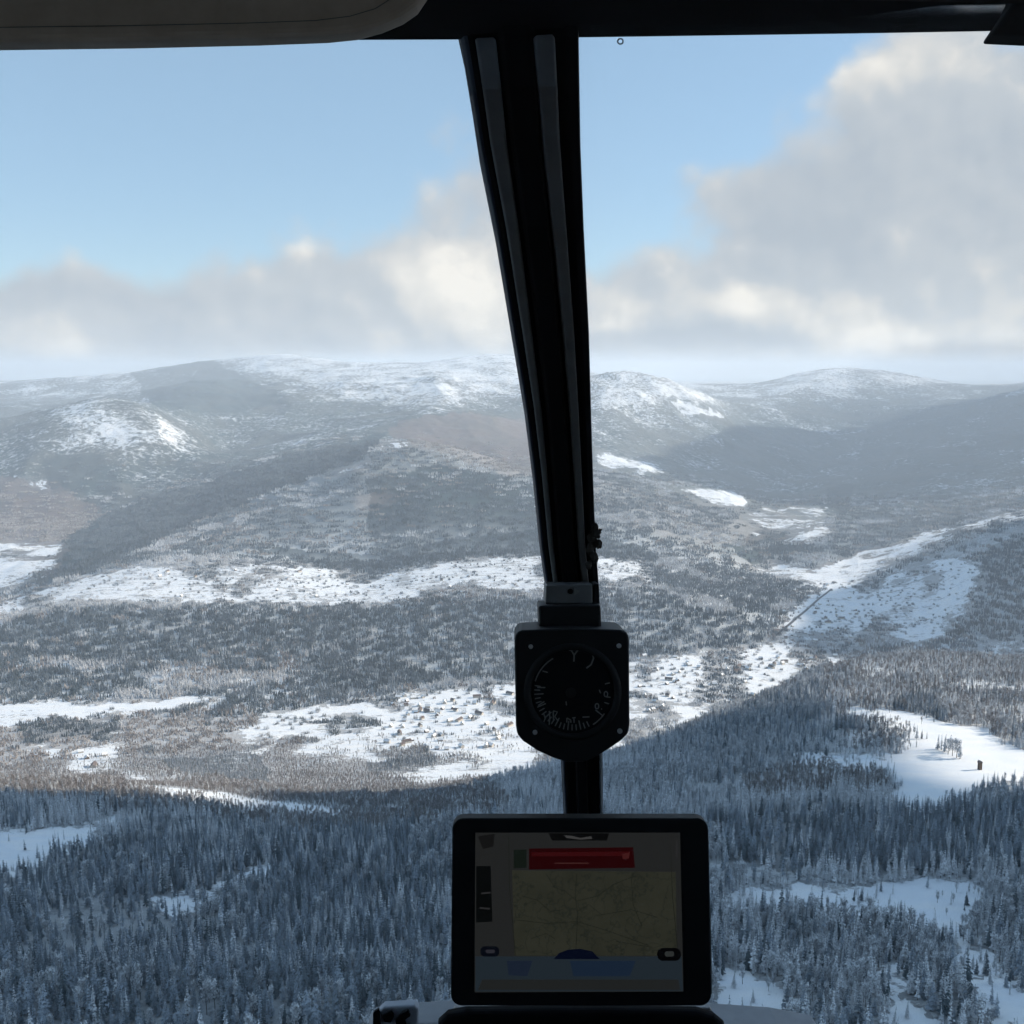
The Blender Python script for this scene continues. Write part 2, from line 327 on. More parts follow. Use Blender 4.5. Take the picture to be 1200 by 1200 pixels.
fx, fy, fz = vv[:, 0], vv[:, 1], vv[:, 2]
op, br, gu, gv, gr = cover(fx, fy, fz)
FAR0 = 7600
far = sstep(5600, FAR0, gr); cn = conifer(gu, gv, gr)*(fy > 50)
thin = np.clip(sstep(-620, -60, fz)*.9 + (fbm(fx/900, fy/900, 31)-.5)*1.2 - .15, 0, 1)*sstep(4500, 8500, gr)*.9
blob = lambda u0, v0, a, c: np.exp(-((gu-u0)/a)**2-((gv-v0)/c)**2)
thin = np.clip(thin + .7*blob(130, 510, 90, 35) + .8*blob(480, 440, 120, 25) + .5*blob(760, 470, 80, 40) + .3*blob(1000, 450, 100, 20) - .9*blob(250, 455, 75, 25) - .6*blob(280, 570, 130, 25) - .4*blob(1130, 500, 100, 30), 0, .8)
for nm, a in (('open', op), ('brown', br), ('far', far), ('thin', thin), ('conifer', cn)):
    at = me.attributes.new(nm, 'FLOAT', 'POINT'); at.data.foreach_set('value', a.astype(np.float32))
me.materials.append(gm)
ground = obj('ground', me); tag(ground, kind='structure')

# ------------------------------------------------------------------ trees
def needle_mat(name, dark, frost, lo, hi):
    m, nt = new_mat(name); b = NB(nt); frost = tuple(frost)
    geo = b.n('ShaderNodeNewGeometry'); rnd = b.n('ShaderNodeObjectInfo').outputs['Random']
    sep = b.n('ShaderNodeSeparateXYZ'); b.link(geo.outputs['Normal'], sep.inputs[0])
    tc = b.n('ShaderNodeTexCoord').outputs['Object']
    nz = b.noise(tc, 1.1, 3, .7)
    up = b.m('ABSOLUTE', sep.outputs[2])
    amt = b.m('ADD', b.m('MULTIPLY', rnd, hi-lo), lo)
    f = b.m('MULTIPLY', b.ss(.36, .62, b.m('ADD', nz, b.m('MULTIPLY', up, .12))), amt)
    hue = b.mix(b.m('FRACT', b.m('MULTIPLY', rnd, 7.3)), dark, tuple(c*.55+.01 for c in dark))
    b.bsdf(b.mix(f, hue, frost), .85, .1)
    return m
M_sp = needle_mat('spruce_needles', (.022, .040, .042), (.60, .66, .75), .08, .62)
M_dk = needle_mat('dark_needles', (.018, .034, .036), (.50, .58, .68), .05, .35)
M_fr = needle_mat('frosted_twigs', (.12, .12, .13), (.86, .88, .91), .6, 1.0)
M_br = needle_mat('bare_twigs', (.13, .095, .075), (.60, .58, .57), .25, .85)
M_bk, nt = new_mat('bark'); b = NB(nt); b.bsdf(b.mix(b.noise(b.n('ShaderNodeTexCoord').outputs['Object'], 3, 3), (.05, .04, .035), (.16, .14, .12)), .9, .1)

def spruce(seed, H=20., W=2.3, tiers=11, per=8):
    """leaf-like drooping bough cards in tiers: trunk geometry and crown geometry"""
    r = random.Random(seed); V = []; Fc = []
    lean = (r.uniform(-.3, .3), r.uniform(-.3, .3))
    for t in range(tiers):
        k = t/(tiers-1); z = H*(.14+.84*k**.92); rad = W*(1-k)**.85*r.uniform(.8, 1.15)+.22
        n = max(4, int(per*(1-.5*k))); a0 = r.uniform(0, 6.28)
        for i in range(n):
            if r.random() < .1: continue
            a = a0+i*2*PI/n+r.uniform(-.25, .25); q = rad*r.uniform(.65, 1.25)
            dz = -q*r.uniform(.25, .6); wd = q*r.uniform(.28, .45)+.1
            ca, sa = math.cos(a), math.sin(a); ox, oy = lean[0]*k, lean[1]*k
            zt = z+r.uniform(-.3, .3)+.3
            p = len(V)
            V += [(ox, oy, zt+.35), (ox+ca*q*.55-sa*wd, oy+sa*q*.55+ca*wd, zt+dz*.45-.15), (ox+ca*q, oy+sa*q, zt+dz), (ox+ca*q*.55+sa*wd, oy+sa*q*.55-ca*wd, zt+dz*.45-.15), (ox+ca*q*.5, oy+sa*q*.5, zt+dz*.3+.3)]
            Fc += [(p, p+1, p+4), (p+1, p+2, p+4), (p+2, p+3, p+4), (p+3, p, p+4)]
    p = len(V); V += [(lean[0]-.12, lean[1], H*.95), (lean[0]+.12, lean[1]+.1, H*.95), (lean[0], lean[1]-.12, H*.95), (lean[0], lean[1], H*1.04)]
    Fc += [(p, p+1, p+3), (p+1, p+2, p+3), (p+2, p, p+3)]
    return V, Fc
def trunk(seed, H=20., R0=.26):
    r = random.Random(seed); V = []; Fc = []; n = 5; S = 4
    for s in range(S+1):
        k = s/S; rr = R0*(1-k*.85)
        for i in range(n):
            a = 2*PI*i/n; V.append((math.cos(a)*rr, math.sin(a)*rr, -1.5+k*(H*.9+1.5)))
    for s in range(S):
        for i in range(n):
            a, c = s*n+i, s*n+(i+1) % n; Fc.append((a, c, c+n, a+n))
    return V, Fc
def bare_crown(seed, H=17., W=2.6, n=46):
    """upward reaching limbs carrying thin twig blades"""
    r = random.Random(seed); V = []; Fc = []
    def blade(p0, p1, w):
        d = Vector(p1)-Vector(p0); s = d.cross(Vector((r.uniform(-1, 1), r.uniform(-1, 1), r.uniform(-.3, .3)))).normalized()*w
        q = len(V); mdl = (Vector(p0)+Vector(p1))/2
        V.extend([tuple(Vector(p0)), tuple(mdl+s), tuple(Vector(p1)), tuple(mdl-s)]); Fc.append((q, q+1, q+2, q+3))
    for i in range(n):
        k = r.uniform(.28, .95); a = r.uniform(0, 6.28); q = W*r.uniform(.5, 1)*math.sin(PI*min(1, (k-.1)*1.02))**.6
        b0 = (0, 0, H*k*.8); b1 = (math.cos(a)*q, math.sin(a)*q, H*(k*.8+.22*r.uniform(.6, 1.1)))
        blade(b0, b1, .13)
        for j in range(3):
            t = r.uniform(.4, 1); c0 = Vector(b0).lerp(Vector(b1), t)
            c1 = c0+Vector((r.uniform(-.9, .9), r.uniform(-.9, .9), r.uniform(.5, 1.7)))
            blade(c0, c1, .2)
    return V, Fc
KINDS = []       # (name, crown mesh, trunk mesh, kind)
for i in range(4):
    V, Fc = spruce(100+i, 20, 1.9+.25*i, 11, 8); KINDS.append(('spruce_tree', mesh_from('crown', V, Fc, [M_sp]), mesh_from('trunk', *trunk(i), [M_bk]), 0))
for i in range(3):
    V, Fc = spruce(200+i, 19, 1.6+.2*i, 12, 7); KINDS.append(('frosted_tree', mesh_from('crown', V, Fc, [M_fr]), mesh_from('trunk', *trunk(i+9), [M_bk]), 1))
for i in range(3):
    V, Fc = bare_crown(300+i, 17, 2.3+.3*i); KINDS.append(('bare_tree', mesh_from('crown', V, Fc, [M_br]), mesh_from('trunk', *trunk(i+19, 15, .2), [M_bk]), 2))
for i in range(2):
    V, Fc = bare_crown(400+i, 18, 2.2+.3*i, 60); KINDS.append(('birch_tree', mesh_from('crown', V, Fc, [M_fr]), mesh_from('trunk', *trunk(i+29, 15, .2), [M_bk]), 3))
def joined(cr, tk, name):
    V = [v.co[:] for v in cr.vertices]+[v.co[:] for v in tk.vertices]; n = len(cr.vertices)
    Fc = [tuple(p.vertices) for p in cr.polygons]+[tuple(i+n for i in p.vertices) for p in tk.polygons]
    mi = [0]*len(cr.polygons)+[1]*len(tk.polygons)
    return mesh_from(name, V, Fc, [cr.materials[0], M_bk], mi=mi)
SRC = bpy.data.collections.new('tree_models')
for i, (nm, cr, tk, kd) in enumerate(KINDS):
    o = bpy.data.objects.new('model_%02d' % i, joined(cr, tk, nm+'_model')); SRC.objects.link(o)
SRC2 = bpy.data.collections.new('grove_models')
# groves: fifteen to twenty simple trees on a 50 m plot, for the woods some kilometres away
def grove(seed, mat, H, W, bare=False, n=20):
    r = random.Random(seed); V = []; Fc = []
    for t in range(n):
        x, y = r.uniform(-27, 27), r.uniform(-27, 27); h = H*r.uniform(.6, 1.2); w = W*r.uniform(.7, 1.3); a0 = r.uniform(0, 6)
        for (zb, zt, ws) in (((.12, .5, 1), (.35, .78, .72), (.6, 1, .42)) if not bare else ((.25, .95, .8), (.1, .8, .55))):
            p = len(V); kk = 5
            for i in range(kk):
                q = w*ws*r.uniform(.7, 1.25); V.append((x+math.cos(a0+i*2*PI/kk)*q, y+math.sin(a0+i*2*PI/kk)*q, h*zb+r.uniform(-.8, .5)))
            V.append((x+r.uniform(-.3, .3), y+r.uniform(-.3, .3), h*zt))
            Fc += [(p+i, p+(i+1) % kk, p+kk) for i in range(kk)]
    return mesh_from('grove', V, Fc, [mat])
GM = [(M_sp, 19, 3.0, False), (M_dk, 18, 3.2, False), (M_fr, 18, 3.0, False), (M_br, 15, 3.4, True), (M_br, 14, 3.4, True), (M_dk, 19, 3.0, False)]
for i, (mt, H, W, bb) in enumerate(GM):
    o = bpy.data.objects.new('grove_%02d' % i, grove(500+i, mt, H, W, bb)); SRC2.objects.link(o)

def scatter_obj(name, pts, idxs, rots, scl, coll, label):
    me = bpy.data.meshes.new(name); me.vertices.add(len(pts)); me.vertices.foreach_set('co', pts.astype(np.float32).ravel())
    a = me.attributes.new('pick', 'INT', 'POINT'); a.data.foreach_set('value', idxs.astype(np.int32))
    a = me.attributes.new('rot', 'FLOAT_VECTOR', 'POINT'); a.data.foreach_set('vector', rots.astype(np.float32).ravel())
    a = me.attributes.new('scl', 'FLOAT_VECTOR', 'POINT'); a.data.foreach_set('vector', scl.astype(np.float32).ravel())
    o = obj(name, me); tag(o, label, 'forest', kind='stuff')
    ng = bpy.data.node_groups.new(name+'_nodes', 'GeometryNodeTree')
    ng.interface.new_socket('Geometry', in_out='INPUT', socket_type='NodeSocketGeometry'); ng.interface.new_socket('Geometry', in_out='OUTPUT', socket_type='NodeSocketGeometry')
    N = ng.nodes; Lk = ng.links
    gi = N.new('NodeGroupInput'); go = N.new('NodeGroupOutput'); ci = N.new('GeometryNodeCollectionInfo')
    ci.inputs['Collection'].default_value = coll; ci.inputs['Separate Children'].default_value = True; ci.inputs['Reset Children'].default_value = True
    ip = N.new('GeometryNodeInstanceOnPoints'); ip.inputs['Pick Instance'].default_value = True
    def na(nm, ty):
        q = N.new('GeometryNodeInputNamedAttribute'); q.data_type = ty; q.inputs[0].default_value = nm; return q.outputs[0]
    e2r = N.new('FunctionNodeEulerToRotation')
    Lk.new(gi.outputs[0], ip.inputs['Points']); Lk.new(ci.outputs[0], ip.inputs['Instance'])
    Lk.new(na('pick', 'INT'), ip.inputs['Instance Index']); Lk.new(na('rot', 'FLOAT_VECTOR'), e2r.inputs[0]); Lk.new(e2r.outputs[0], ip.inputs['Rotation'])
    Lk.new(na('scl', 'FLOAT_VECTOR'), ip.inputs['Scale']); Lk.new(ip.outputs[0], go.inputs[0])
    md = o.modifiers.new('scatter', 'NODES'); md.node_group = ng
    return o

WEDGE = math.radians(34)
def wedge_pts(r0, r1, step, jitter=.48):
    xm = r1*math.sin(WEDGE)
    gx, gy = np.meshgrid(np.arange(-xm, xm, step), np.arange(r0*.7, r1, step))
    gx = gx.ravel()+rng.uniform(-jitter, jitter, gx.size)*step; gy = gy.ravel()+rng.uniform(-jitter, jitter, gy.size)*step
    r = np.hypot(gx, gy); k = (r > r0) & (r < r1) & (np.abs(np.arctan2(gx, gy)) < WEDGE)
    return gx[k], gy[k]
# near woods
x, y = wedge_pts(330, 2350, 5.2)
z = ground_z(x, y); op_, br_, u_, v_, r_ = cover(x, y, z)
dens = np.clip(.98-.25*sstep(.5, .75, fbm(x/60, y/60, 41, 3)), 0, 1)
clear = sstep(.62, .72, fbm(x/110+7, y/70, 43, 4)); dens *= 1-clear*.75
dens = np.where(r_ > 1500, dens*.9, dens)
hed = ridged(x/170, y/90, 61, 3)
dens = np.where(op_ > .3, np.where((op_ > .9) & (r_ < 1700) & (v_ < 965) | (op_ > .97) & (r_ > 1000), .0, np.where(r_ < 1250, .07+.55*(1-op_), np.where(op_ < .72, .72, (1-op_)*.55+.03))+.55*sstep(.70, .82, hed)*(r_ > 1500)), dens)
keep = rng.random(x.size) < dens
x, y, z, op_, br_, u_, v_, r_ = [q[keep] for q in (x, y, z, op_, br_, u_, v_, r_)]
tn = fbm(x/75, y/75, 47, 4)+rng.normal(0, .07, x.size)
pr = rng.random(x.size)
kind = np.where(tn > .55, 1, np.where(tn < .40, 3, 0))
kind = np.where((pr < .14), 1, kind); kind = np.where((pr > .88) & (kind == 0), 3, kind)
kind = np.where(rng.random(x.size) < np.where((op_ > .15) & (r_ > 1400), np.maximum(br_, .6), br_), 2, kind)
cols_ = np.where((u_ > 640) & (v_ > 860) & (v_ < 1010) & (kind == 0) & (rng.random(x.size) < .45), 1, kind); kind = cols_
cnf_shade = conifer(u_, v_, r_); kind = np.where(rng.random(x.size) < cnf_shade, 0, kind)
rgt = (u_ > 560) & (v_ > 870) & (rng.random(x.size) < .5) & (cnf_shade < .6); kind = np.where(rgt & (kind == 0), np.where(rng.random(x.size) < .7, 1, 3), kind)
cnt = {0: (0, 4), 1: (4, 3), 2: (7, 3), 3: (10, 2)}
pick = np.zeros(x.size, int)
for k, (o0, n) in cnt.items():
    mk = kind == k; pick[mk] = o0+rng.integers(0, n, mk.sum())
hs = rng.uniform(.5, 1.2, x.size)*np.where(br_ > .3, .78, 1)*np.where(op_ > .3, .65, 1); hs *= .85+.3*fbm(x/50, y/50, 53, 2)
ws = hs*rng.uniform(.95, 1.55, x.size)
rz = rng.uniform(0, 6.28, x.size); rt = rng.normal(0, .035, (x.size, 2))
# the 300 that show largest become trees of their own
hid = (u_ > 522) & (u_ < 838) & (v_ > 955)
inside = (u_ > 2) & (u_ < 1198) & (v_ > 960) & (v_ < 1212) & ~hid & ~((u_ > 430) & (u_ < 960) & (v_ > 1185))
size = hs*20*F/np.hypot(r_, z)
order = np.argsort(-np.where(inside, size*np.cos(np.arctan2(-z, r_)), -1))[:300]
single = np.zeros(x.size, bool); single[order] = True
rest = ~single
scatter_obj('near_forest', np.stack([x, y, z-.3], -1)[rest], pick[rest], np.stack([rt[:, 0], rt[:, 1], rz], -1)[rest], np.stack([ws, ws, hs], -1)[rest], SRC,
            'snow dusted forest of spruce and bare trees covering the slopes below the aircraft')
def where_word(u):
    return ('at the far left of the bottom edge' if u < 150 else 'on the shaded slope left of the tablet' if u < 530 else
            'on the shaded slope just right of the tablet' if u < 960 else 'among snowy clearings in the bottom right corner')
LAB = {0: ('tall dark green spruce dusted with snow', 'spruce'), 1: ('slender white frosted conifer', 'conifer'),
       2: ('brown leafless tree with upright twigs', 'tree'), 3: ('pale leafless tree coated in frost', 'tree')}
for q in order:
    nm, cr, tk, kd = KINDS[pick[q]]
    e = empty(nm, (x[q], y[q], z[q]-.3), rz[q]); e.rotation_euler = (rt[q, 0], rt[q, 1], rz[q]); e.scale = (ws[q], ws[q], hs[q])
    w = where_word(u_[q]); tag(e, LAB[kd][0]+' '+w, LAB[kd][1], LAB[kd][0]+'s '+w)
    a = bpy.data.objects.new('trunk', tk); COL.objects.link(a); a.parent = e
    a = bpy.data.objects.new('crown', cr); COL.objects.link(a); a.parent = e
# woods beyond the valley
x, y = wedge_pts(2300, 4600, 25); z = ground_z(x, y); op_, br_, u_, v_, r_ = cover(x, y, z)
hed = ridged(x/230, y/110, 63, 3)
dens = np.where(op_ > .3, np.where(op_ > .97, .0, np.where(op_ < .72, .8, (1-op_)*.5+.10)+.5*sstep(.72, .82, hed)), .93-.35*sstep(.6, .75, fbm(x/220, y/150, 67, 4)))
keep = rng.random(x.size) < dens
A1 = [q[keep] for q in (x, y, z, op_, br_)]
x, y = wedge_pts(4600, 8300, 42); z = ground_z(x, y); op_, br_, u_, v_, r_ = cover(x, y, z)
dens = np.where(op_ > .3, (1-op_)*.3, .95-.5*sstep(.54, .70, fbm(x/300, y/200, 69, 5)))*(1-sstep(7000, 8300, r_)*.85)
dens *= 1-.3*sstep(-600, -300, z)
keep = rng.random(x.size) < dens
A2 = [q[keep] for q in (x, y, z, op_, br_)]
x, y, z, op_, br_ = [np.concatenate([a, c]) for a, c in zip(A1, A2)]
uu_, vv_, _d = project(x, y, z); cnf_shade = conifer(uu_, vv_, np.hypot(x, y))
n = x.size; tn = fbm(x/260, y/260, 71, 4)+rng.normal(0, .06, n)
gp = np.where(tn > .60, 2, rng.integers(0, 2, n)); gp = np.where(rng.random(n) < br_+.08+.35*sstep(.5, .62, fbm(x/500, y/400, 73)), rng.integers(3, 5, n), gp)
gp = np.where(rng.random(n) < cnf_shade*1.05, 5, gp)  # dark groves stand in spruce woods and deepen the painted shade
hs = rng.uniform(.75, 1.1, n)*np.where(op_ > .3, .6, 1); ws = np.where(op_ > .72, .32, np.where(op_ > .3, .8, 1))*np.where(np.hypot(x, y) < 4600, .62, 1)
scatter_obj('distant_forest', np.stack([x, y, z-.5], -1), gp, np.stack([0*x, 0*x, rng.uniform(0, 6.28, n)], -1), np.stack([ws, ws, hs], -1), SRC2,
            'grey blue woods covering the hillsides beyond the snowy valley')

# lone trees and clump on the bright field
def on_ground(u, v, ra, rb):
    """nearest ground point on the sight line, between two distances"""
    X, Y, Z = ray(u, v)
    t = np.linspace(ra, rb, 3000); zz = ground_z(X/Y*t, t); f = zz-Z/Y*t; k = np.argmax(f > 0)
    return Vector((X/Y*t[k], t[k], zz[k]))
def lone(kindex, u, v, ra, rb, h, label, group=None, wf=1.):
    p = on_ground(u, v, ra, rb); nm, cr, tk, kd = KINDS[kindex]
    e = empty(nm, p-Vector((0, 0, .3)), random.uniform(0, 6)); s = h/20; e.scale = (s*wf, s*wf, s)
    tag(e, label, LAB[kd][1], group)
    for nn, mm in (('trunk', tk), ('crown', cr)):
        a = bpy.data.objects.new(nn, mm); COL.objects.link(a); a.parent = e
for k, (u, h, t) in enumerate([(1059, 11, 'leftmost small spruce of the row at the edge of the bright snowfield'), (1065, 10, 'second small spruce of the row at the edge of the bright snowfield'),
                           (1074, 14, 'tallest small spruce of the row at the edge of the bright snowfield'), (1080, 10, 'small spruce beside the tallest one at the edge of the bright snowfield'), (1086, 8, 'rightmost smallest spruce of the row at the edge of the bright snowfield')]):
    lone(k % 4, u, 866, 1000, 1600, h*1.35, t, 'row of small spruces on the snowfield', 1.2)
for k, (u, v, h, kk) in enumerate([(1099, 878, 13, 0), (1103, 879, 14, 4), (1107, 881, 16, 5), (1111, 884, 17, 10), (1116, 886, 19, 11), (1121, 888, 19, 10), (1125, 889, 16, 5), (1113, 880, 15, 4), (1119, 882, 14, 11)]):
    lone(kk, u, v, 1000, 1600, h*1.5, {0: 'dark spruce at the left end of the clump in the middle of the bright snowfield'}.get(kk, 'frost covered tree in the clump in the middle of the bright snowfield'), 'clump of trees on the snowfield', 1.7)
# ------------------------------------------------------------------ houses
def simple_mat(name, col, rough=.8, spec=.2, metal=0, var=.25, scale=2.0):
    m, nt = new_mat(name); b = NB(nt); tc = b.n('ShaderNodeTexCoord').outputs['Object']
    c = b.mix(b.noise(tc, scale, 4, .6), tuple(k*(1-var) for k in col), tuple(min(1, k*(1+var)) for k in col)); b.bsdf(c, rough, spec, metal); return m
M_wall = simple_mat('render_wall', (.52, .48, .42)); M_wall2 = simple_mat('timber_wall', (.13, .09, .06)); M_roof = simple_mat('snowy_roof', (.8, .81, .83), var=.06); M_roof2 = simple_mat('dark_roof', (.13, .10, .09)); M_win = simple_mat('window_glass', (.03, .035, .04), .15, .5)
def house_meshes(w, l, h, rh, wall, roof):
    V = [(-w/2, -l/2, -2), (w/2, -l/2, -2), (w/2, l/2, -2), (-w/2, l/2, -2), (-w/2, -l/2, h), (w/2, -l/2, h), (w/2, l/2, h), (-w/2, l/2, h), (0, -l/2, h+rh*.96), (0, l/2, h+rh*.96)]
    Fc = [(0, 1, 5, 8, 4), (1, 2, 6, 5), (2, 3, 7, 9, 6), (3, 0, 4, 7), (0, 3, 2, 1)]
    a = mesh_from('wall', V, Fc, [wall])
    o = .6; t = .35; e = h-o*rh/(w/2)*.6
    V = [(-w/2-o, -l/2-o, e), (0, -l/2-o, h+rh), (w/2+o, -l/2-o, e), (-w/2-o, l/2+o, e), (0, l/2+o, h+rh), (w/2+o, l/2+o, e)]
    V += [(x_, y_, z_+t) for x_, y_, z_ in V]
    Fc = [(6, 7, 10, 9), (7, 8, 11, 10), (0, 3, 4, 1), (1, 4, 5, 2), (0, 1, 7, 6), (1, 2, 8, 7), (3, 9, 10, 4), (4, 10, 11, 5), (0, 6, 9, 3), (2, 5, 11, 8)]
    r = mesh_from('roof', V, Fc, [roof])
    V = []; Fc = []
    for sx in (-1, 1):
        for yy in np.linspace(-l/2+1.8, l/2-1.8, 3):
            p = len(V); x0 = sx*(w/2+.03)
            V += [(x0, yy-.5, 1.1), (x0, yy+.5, 1.1), (x0, yy+.5, 2.4), (x0, yy-.5, 2.4)]; Fc.append((p, p+1, p+2, p+3))
    wi = mesh_from('window', V, Fc, [M_win])
    return a, r, wi
HM = [house_meshes(8, 11, 4.5, 4, M_wall, M_roof), house_meshes(9, 14, 5.5, 4.5, M_wall, M_roof), house_meshes(8, 10, 4, 4, M_wall2, M_roof), house_meshes(10, 22, 5, 4, M_wall, M_roof2), house_meshes(8, 11, 5, 4, M_wall, M_roof2)]
def put_house(u, v, ra, rb, k, label, group):
    p = on_ground(u, v, ra, rb); e = empty('house', p, random.uniform(0, 3.1)); tag(e, label, 'house', group)
    for nn, mm in zip(('wall', 'roof', 'window'), HM[k]):
        a = bpy.data.objects.new(nn, mm); COL.objects.link(a); a.parent = e
hz = [((440, 730), (812, 880), 62, 1700, 3400, 'small house among the snowy fields on the valley floor left of the compass', 'houses on the valley floor'),
      ((745, 985), (768, 835), 52, 1700, 3600, 'small house on the snowy valley floor right of the compass', 'houses right of the compass'),
      ((905, 1005), (680, 752), 42, 3200, 4700, 'tiny house of the village at the mouth of the side valley', 'houses in the village at the valley mouth'),
      ((150, 560), (668, 700), 24, 3400, 4700, 'tiny house on the white upland field below the central hill', 'houses on the upland field'),
      ((30, 130), (880, 905), 4, 1700, 3000, 'house among bare trees on the snowy patch at the left', 'houses on the left patch')]
for (ua, ub), (va, vb), n, ra, rb, lab, grp in hz:
    for i in range(n):
        u = random.uniform(ua, ub); v = random.uniform(va, vb)
        if grp == 'houses right of the compass' and v > 900-.42*(u-640)+18: v = 775+random.uniform(0, 30)-.05*(u-745)
        if 600 < u < 742 and v < 895 and v > 735: u -= 160
        put_house(u, v, ra, rb, random.choice((0, 0, 1, 2, 3, 4)), lab, grp)
p = on_ground(1148, 902, 900, 1600)
hut = empty('hut', p, .3); tag(hut, 'narrow dark timber hut standing alone on the bright snowfield', 'hut')
a, r, wi = house_meshes(3.4, 3.6, 9, 1.8, M_wall2, M_roof2)
for nn, mm in (('wall', a), ('roof', r)): obj(nn, mm, hut)

# straight road in the side valley
def road(name, pix, ra, rb, w, mat):
    pts = [on_ground(u, v, ra, rb) for u, v in pix]; V = []; Fc = []; fine = []
    for a, c in zip(pts[:-1], pts[1:]):
        for t in np.linspace(0, 1, 12)[:-1]: fine.append(a.lerp(c, t))
    fine.append(pts[-1])
    for i, q in enumerate(fine):
        d = (fine[min(i+1, len(fine)-1)]-fine[max(i-1, 0)]); d.z = 0; d.normalize(); s = Vector((d.y, -d.x, 0))*w/2
        for sg in (-1, 1):
            e = q+s*sg; V.append((e.x, e.y, float(ground_z(np.array([e.x]), np.array([e.y]))[0])+.8))
    for i in range(len(fine)-1): Fc.append((2*i, 2*i+1, 2*i+3, 2*i+2))
    o = obj(name, mesh_from(name, V, Fc, [mat])); tag(o, kind='structure')
M_road = simple_mat('wet_asphalt', (.06, .06, .065), .6)
road('road', [(903, 750), (925, 732), (945, 715), (962, 700), (975, 690)], 3200, 4800, 10, M_road)

# ------------------------------------------------------------------ added cloud-shaped blockers, out of view at right, shading woods, cabin and hills
M_blocker, nt = new_mat('shade_blocker'); b = NB(nt); b.bsdf(b.mix(b.noise(b.n('ShaderNodeTexCoord').outputs['Object'], .002, 5), (.8, .8, .82), (.9, .9, .9)), 1, 0)
def blocker_over(poly, zg, alt, seed):
    """poly: outline of the shaded ground in metres (x, y)"""
    k = (alt-zg); off = Vector((SUN_DIR.x, SUN_DIR.y, 0))/SUN_DIR.z*k
    xs = [q[0] for q in poly]; ys = [q[1] for q in poly]; st = max(max(xs)-min(xs), max(ys)-min(ys))/90
    gx = np.arange(min(xs)-st*3, max(xs)+st*3, st); gy = np.arange(min(ys)-st*3, max(ys)+st*3, st)
    X, Y = np.meshgrid(gx, gy); wob = st*9
    m = inpoly(X+wob*(fbm(X/wob/2, Y/wob/2, seed)-.5), Y+wob*(fbm(X/wob/2, Y/wob/2, seed+5)-.5), poly)
    n = fbm(X/st/8, Y/st/8, seed+9); dist = m.astype(float)
    for _ in range(8):
        dist = np.pad(dist, 1, mode='edge'); dist = (dist[1:-1, 1:-1]+dist[:-2, 1:-1]+dist[2:, 1:-1]+dist[1:-1, :-2]+dist[1:-1, 2:])/5
    hgt = st*6*np.clip(dist-.35, .02, 1)*(.5+n)
    V = []; Fc = []; top = -np.ones(X.shape, int); bot = top.copy()
    def vid(i, j):
        if top[i, j] < 0:
            top[i, j] = len(V); V.append((X[i, j]+off.x, Y[i, j]+off.y, alt+hgt[i, j])); bot[i, j] = len(V); V.append((X[i, j]+off.x, Y[i, j]+off.y, alt-hgt[i, j]*.25))
    c = m[:-1, :-1]
    for i in range(c.shape[0]):
        for j in range(c.shape[1]):
            if not c[i, j]: continue
            for a, d in ((i, j), (i, j+1), (i+1, j+1), (i+1, j)): vid(a, d)
            Fc.append((top[i, j], top[i, j+1], top[i+1, j+1], top[i+1, j])); Fc.append((bot[i, j], bot[i+1, j], bot[i+1, j+1], bot[i, j+1]))
            for (ai, aj, bi, bj, ni, nj) in ((i, j, i, j+1, i-1, j), (i, j+1, i+1, j+1, i, j+1), (i+1, j+1, i+1, j, i+1, j), (i+1, j, i, j, i, j-1)):
                if not (0 <= ni < c.shape[0] and 0 <= nj < c.shape[1]) or not c[ni, nj]:
                    Fc.append((bot[ai, aj], bot[bi, bj], top[bi, bj], top[ai, aj]))
    o = obj('shade_blocker', mesh_from('shade_blocker', V, Fc, [M_blocker], smooth=True)); tag(o, kind='structure')
def G(u, v, Y):
    x_, y_, z_ = ray(u, v); return (x_/y_*Y, Y)
ALT = 1500
near_shade = [(-1900, -900), (-1500, 300), (-900, 1230), (-500, 1300), (-220, 1270), (-60, 1330), (60, 1480), (150, 1600), G(850, 842, 1640), G(925, 822, 1660), G(960, 840, 1500), G(975, 880, 1240), G(960, 900, 1130), G(1030, 945, 965), G(1100, 975, 900), G(1200, 965, 915), (900, 955), (1300, 900), (1500, -400), (300, -1200)]
blocker_over(near_shade, -480, ALT, 5)
blocker_over([G(1012, 690, 4250), G(1060, 660, 4350), G(1110, 640, 4450), G(1200, 615, 4400), (3600, 4500), (3600, 3000), G(1200, 760, 3100), G(1060, 760, 3300), G(1010, 745, 3500)], -880, ALT, 25)
blocker_over([(2900, 7300), (2000, 8600), (2500, 10500), (3700, 12200), (6500, 13000), (9500, 12000), (9500, 8500), (5200, 6600)], -600, ALT, 45)
# ------------------------------------------------------------------ air
def haze():
    x0, x1, y0, y1, z0, z1 = -62000, 62000, -62000, 62000, float(Zg.min())-60, float(Zg.max())+25
    V = [(x_, y_, z_) for z_ in (z0, z1) for y_ in (y0, y1) for x_ in (x0, x1)]
    o = obj('haze', mesh_from('haze', V, [(0, 2, 3, 1), (4, 5, 7, 6), (0, 1, 5, 4), (2, 6, 7, 3), (0, 4, 6, 2), (1, 3, 7, 5)])); tag(o, kind='stuff')
    m, nt = new_mat('haze'); b = NB(nt); v = b.n('ShaderNodeVolumePrincipled'); v.inputs['Color'].default_value = (.78, .88, 1, 1); v.inputs['Density'].default_value = HAZE
    v.inputs['Anisotropy'].default_value = .1
    out = b.n('ShaderNodeOutputMaterial'); b.link(v.outputs[0], out.inputs['Volume']); o.data.materials.append(m)
    m.cycles.homogeneous_volume = True
HAZE = 5.6e-5
haze()
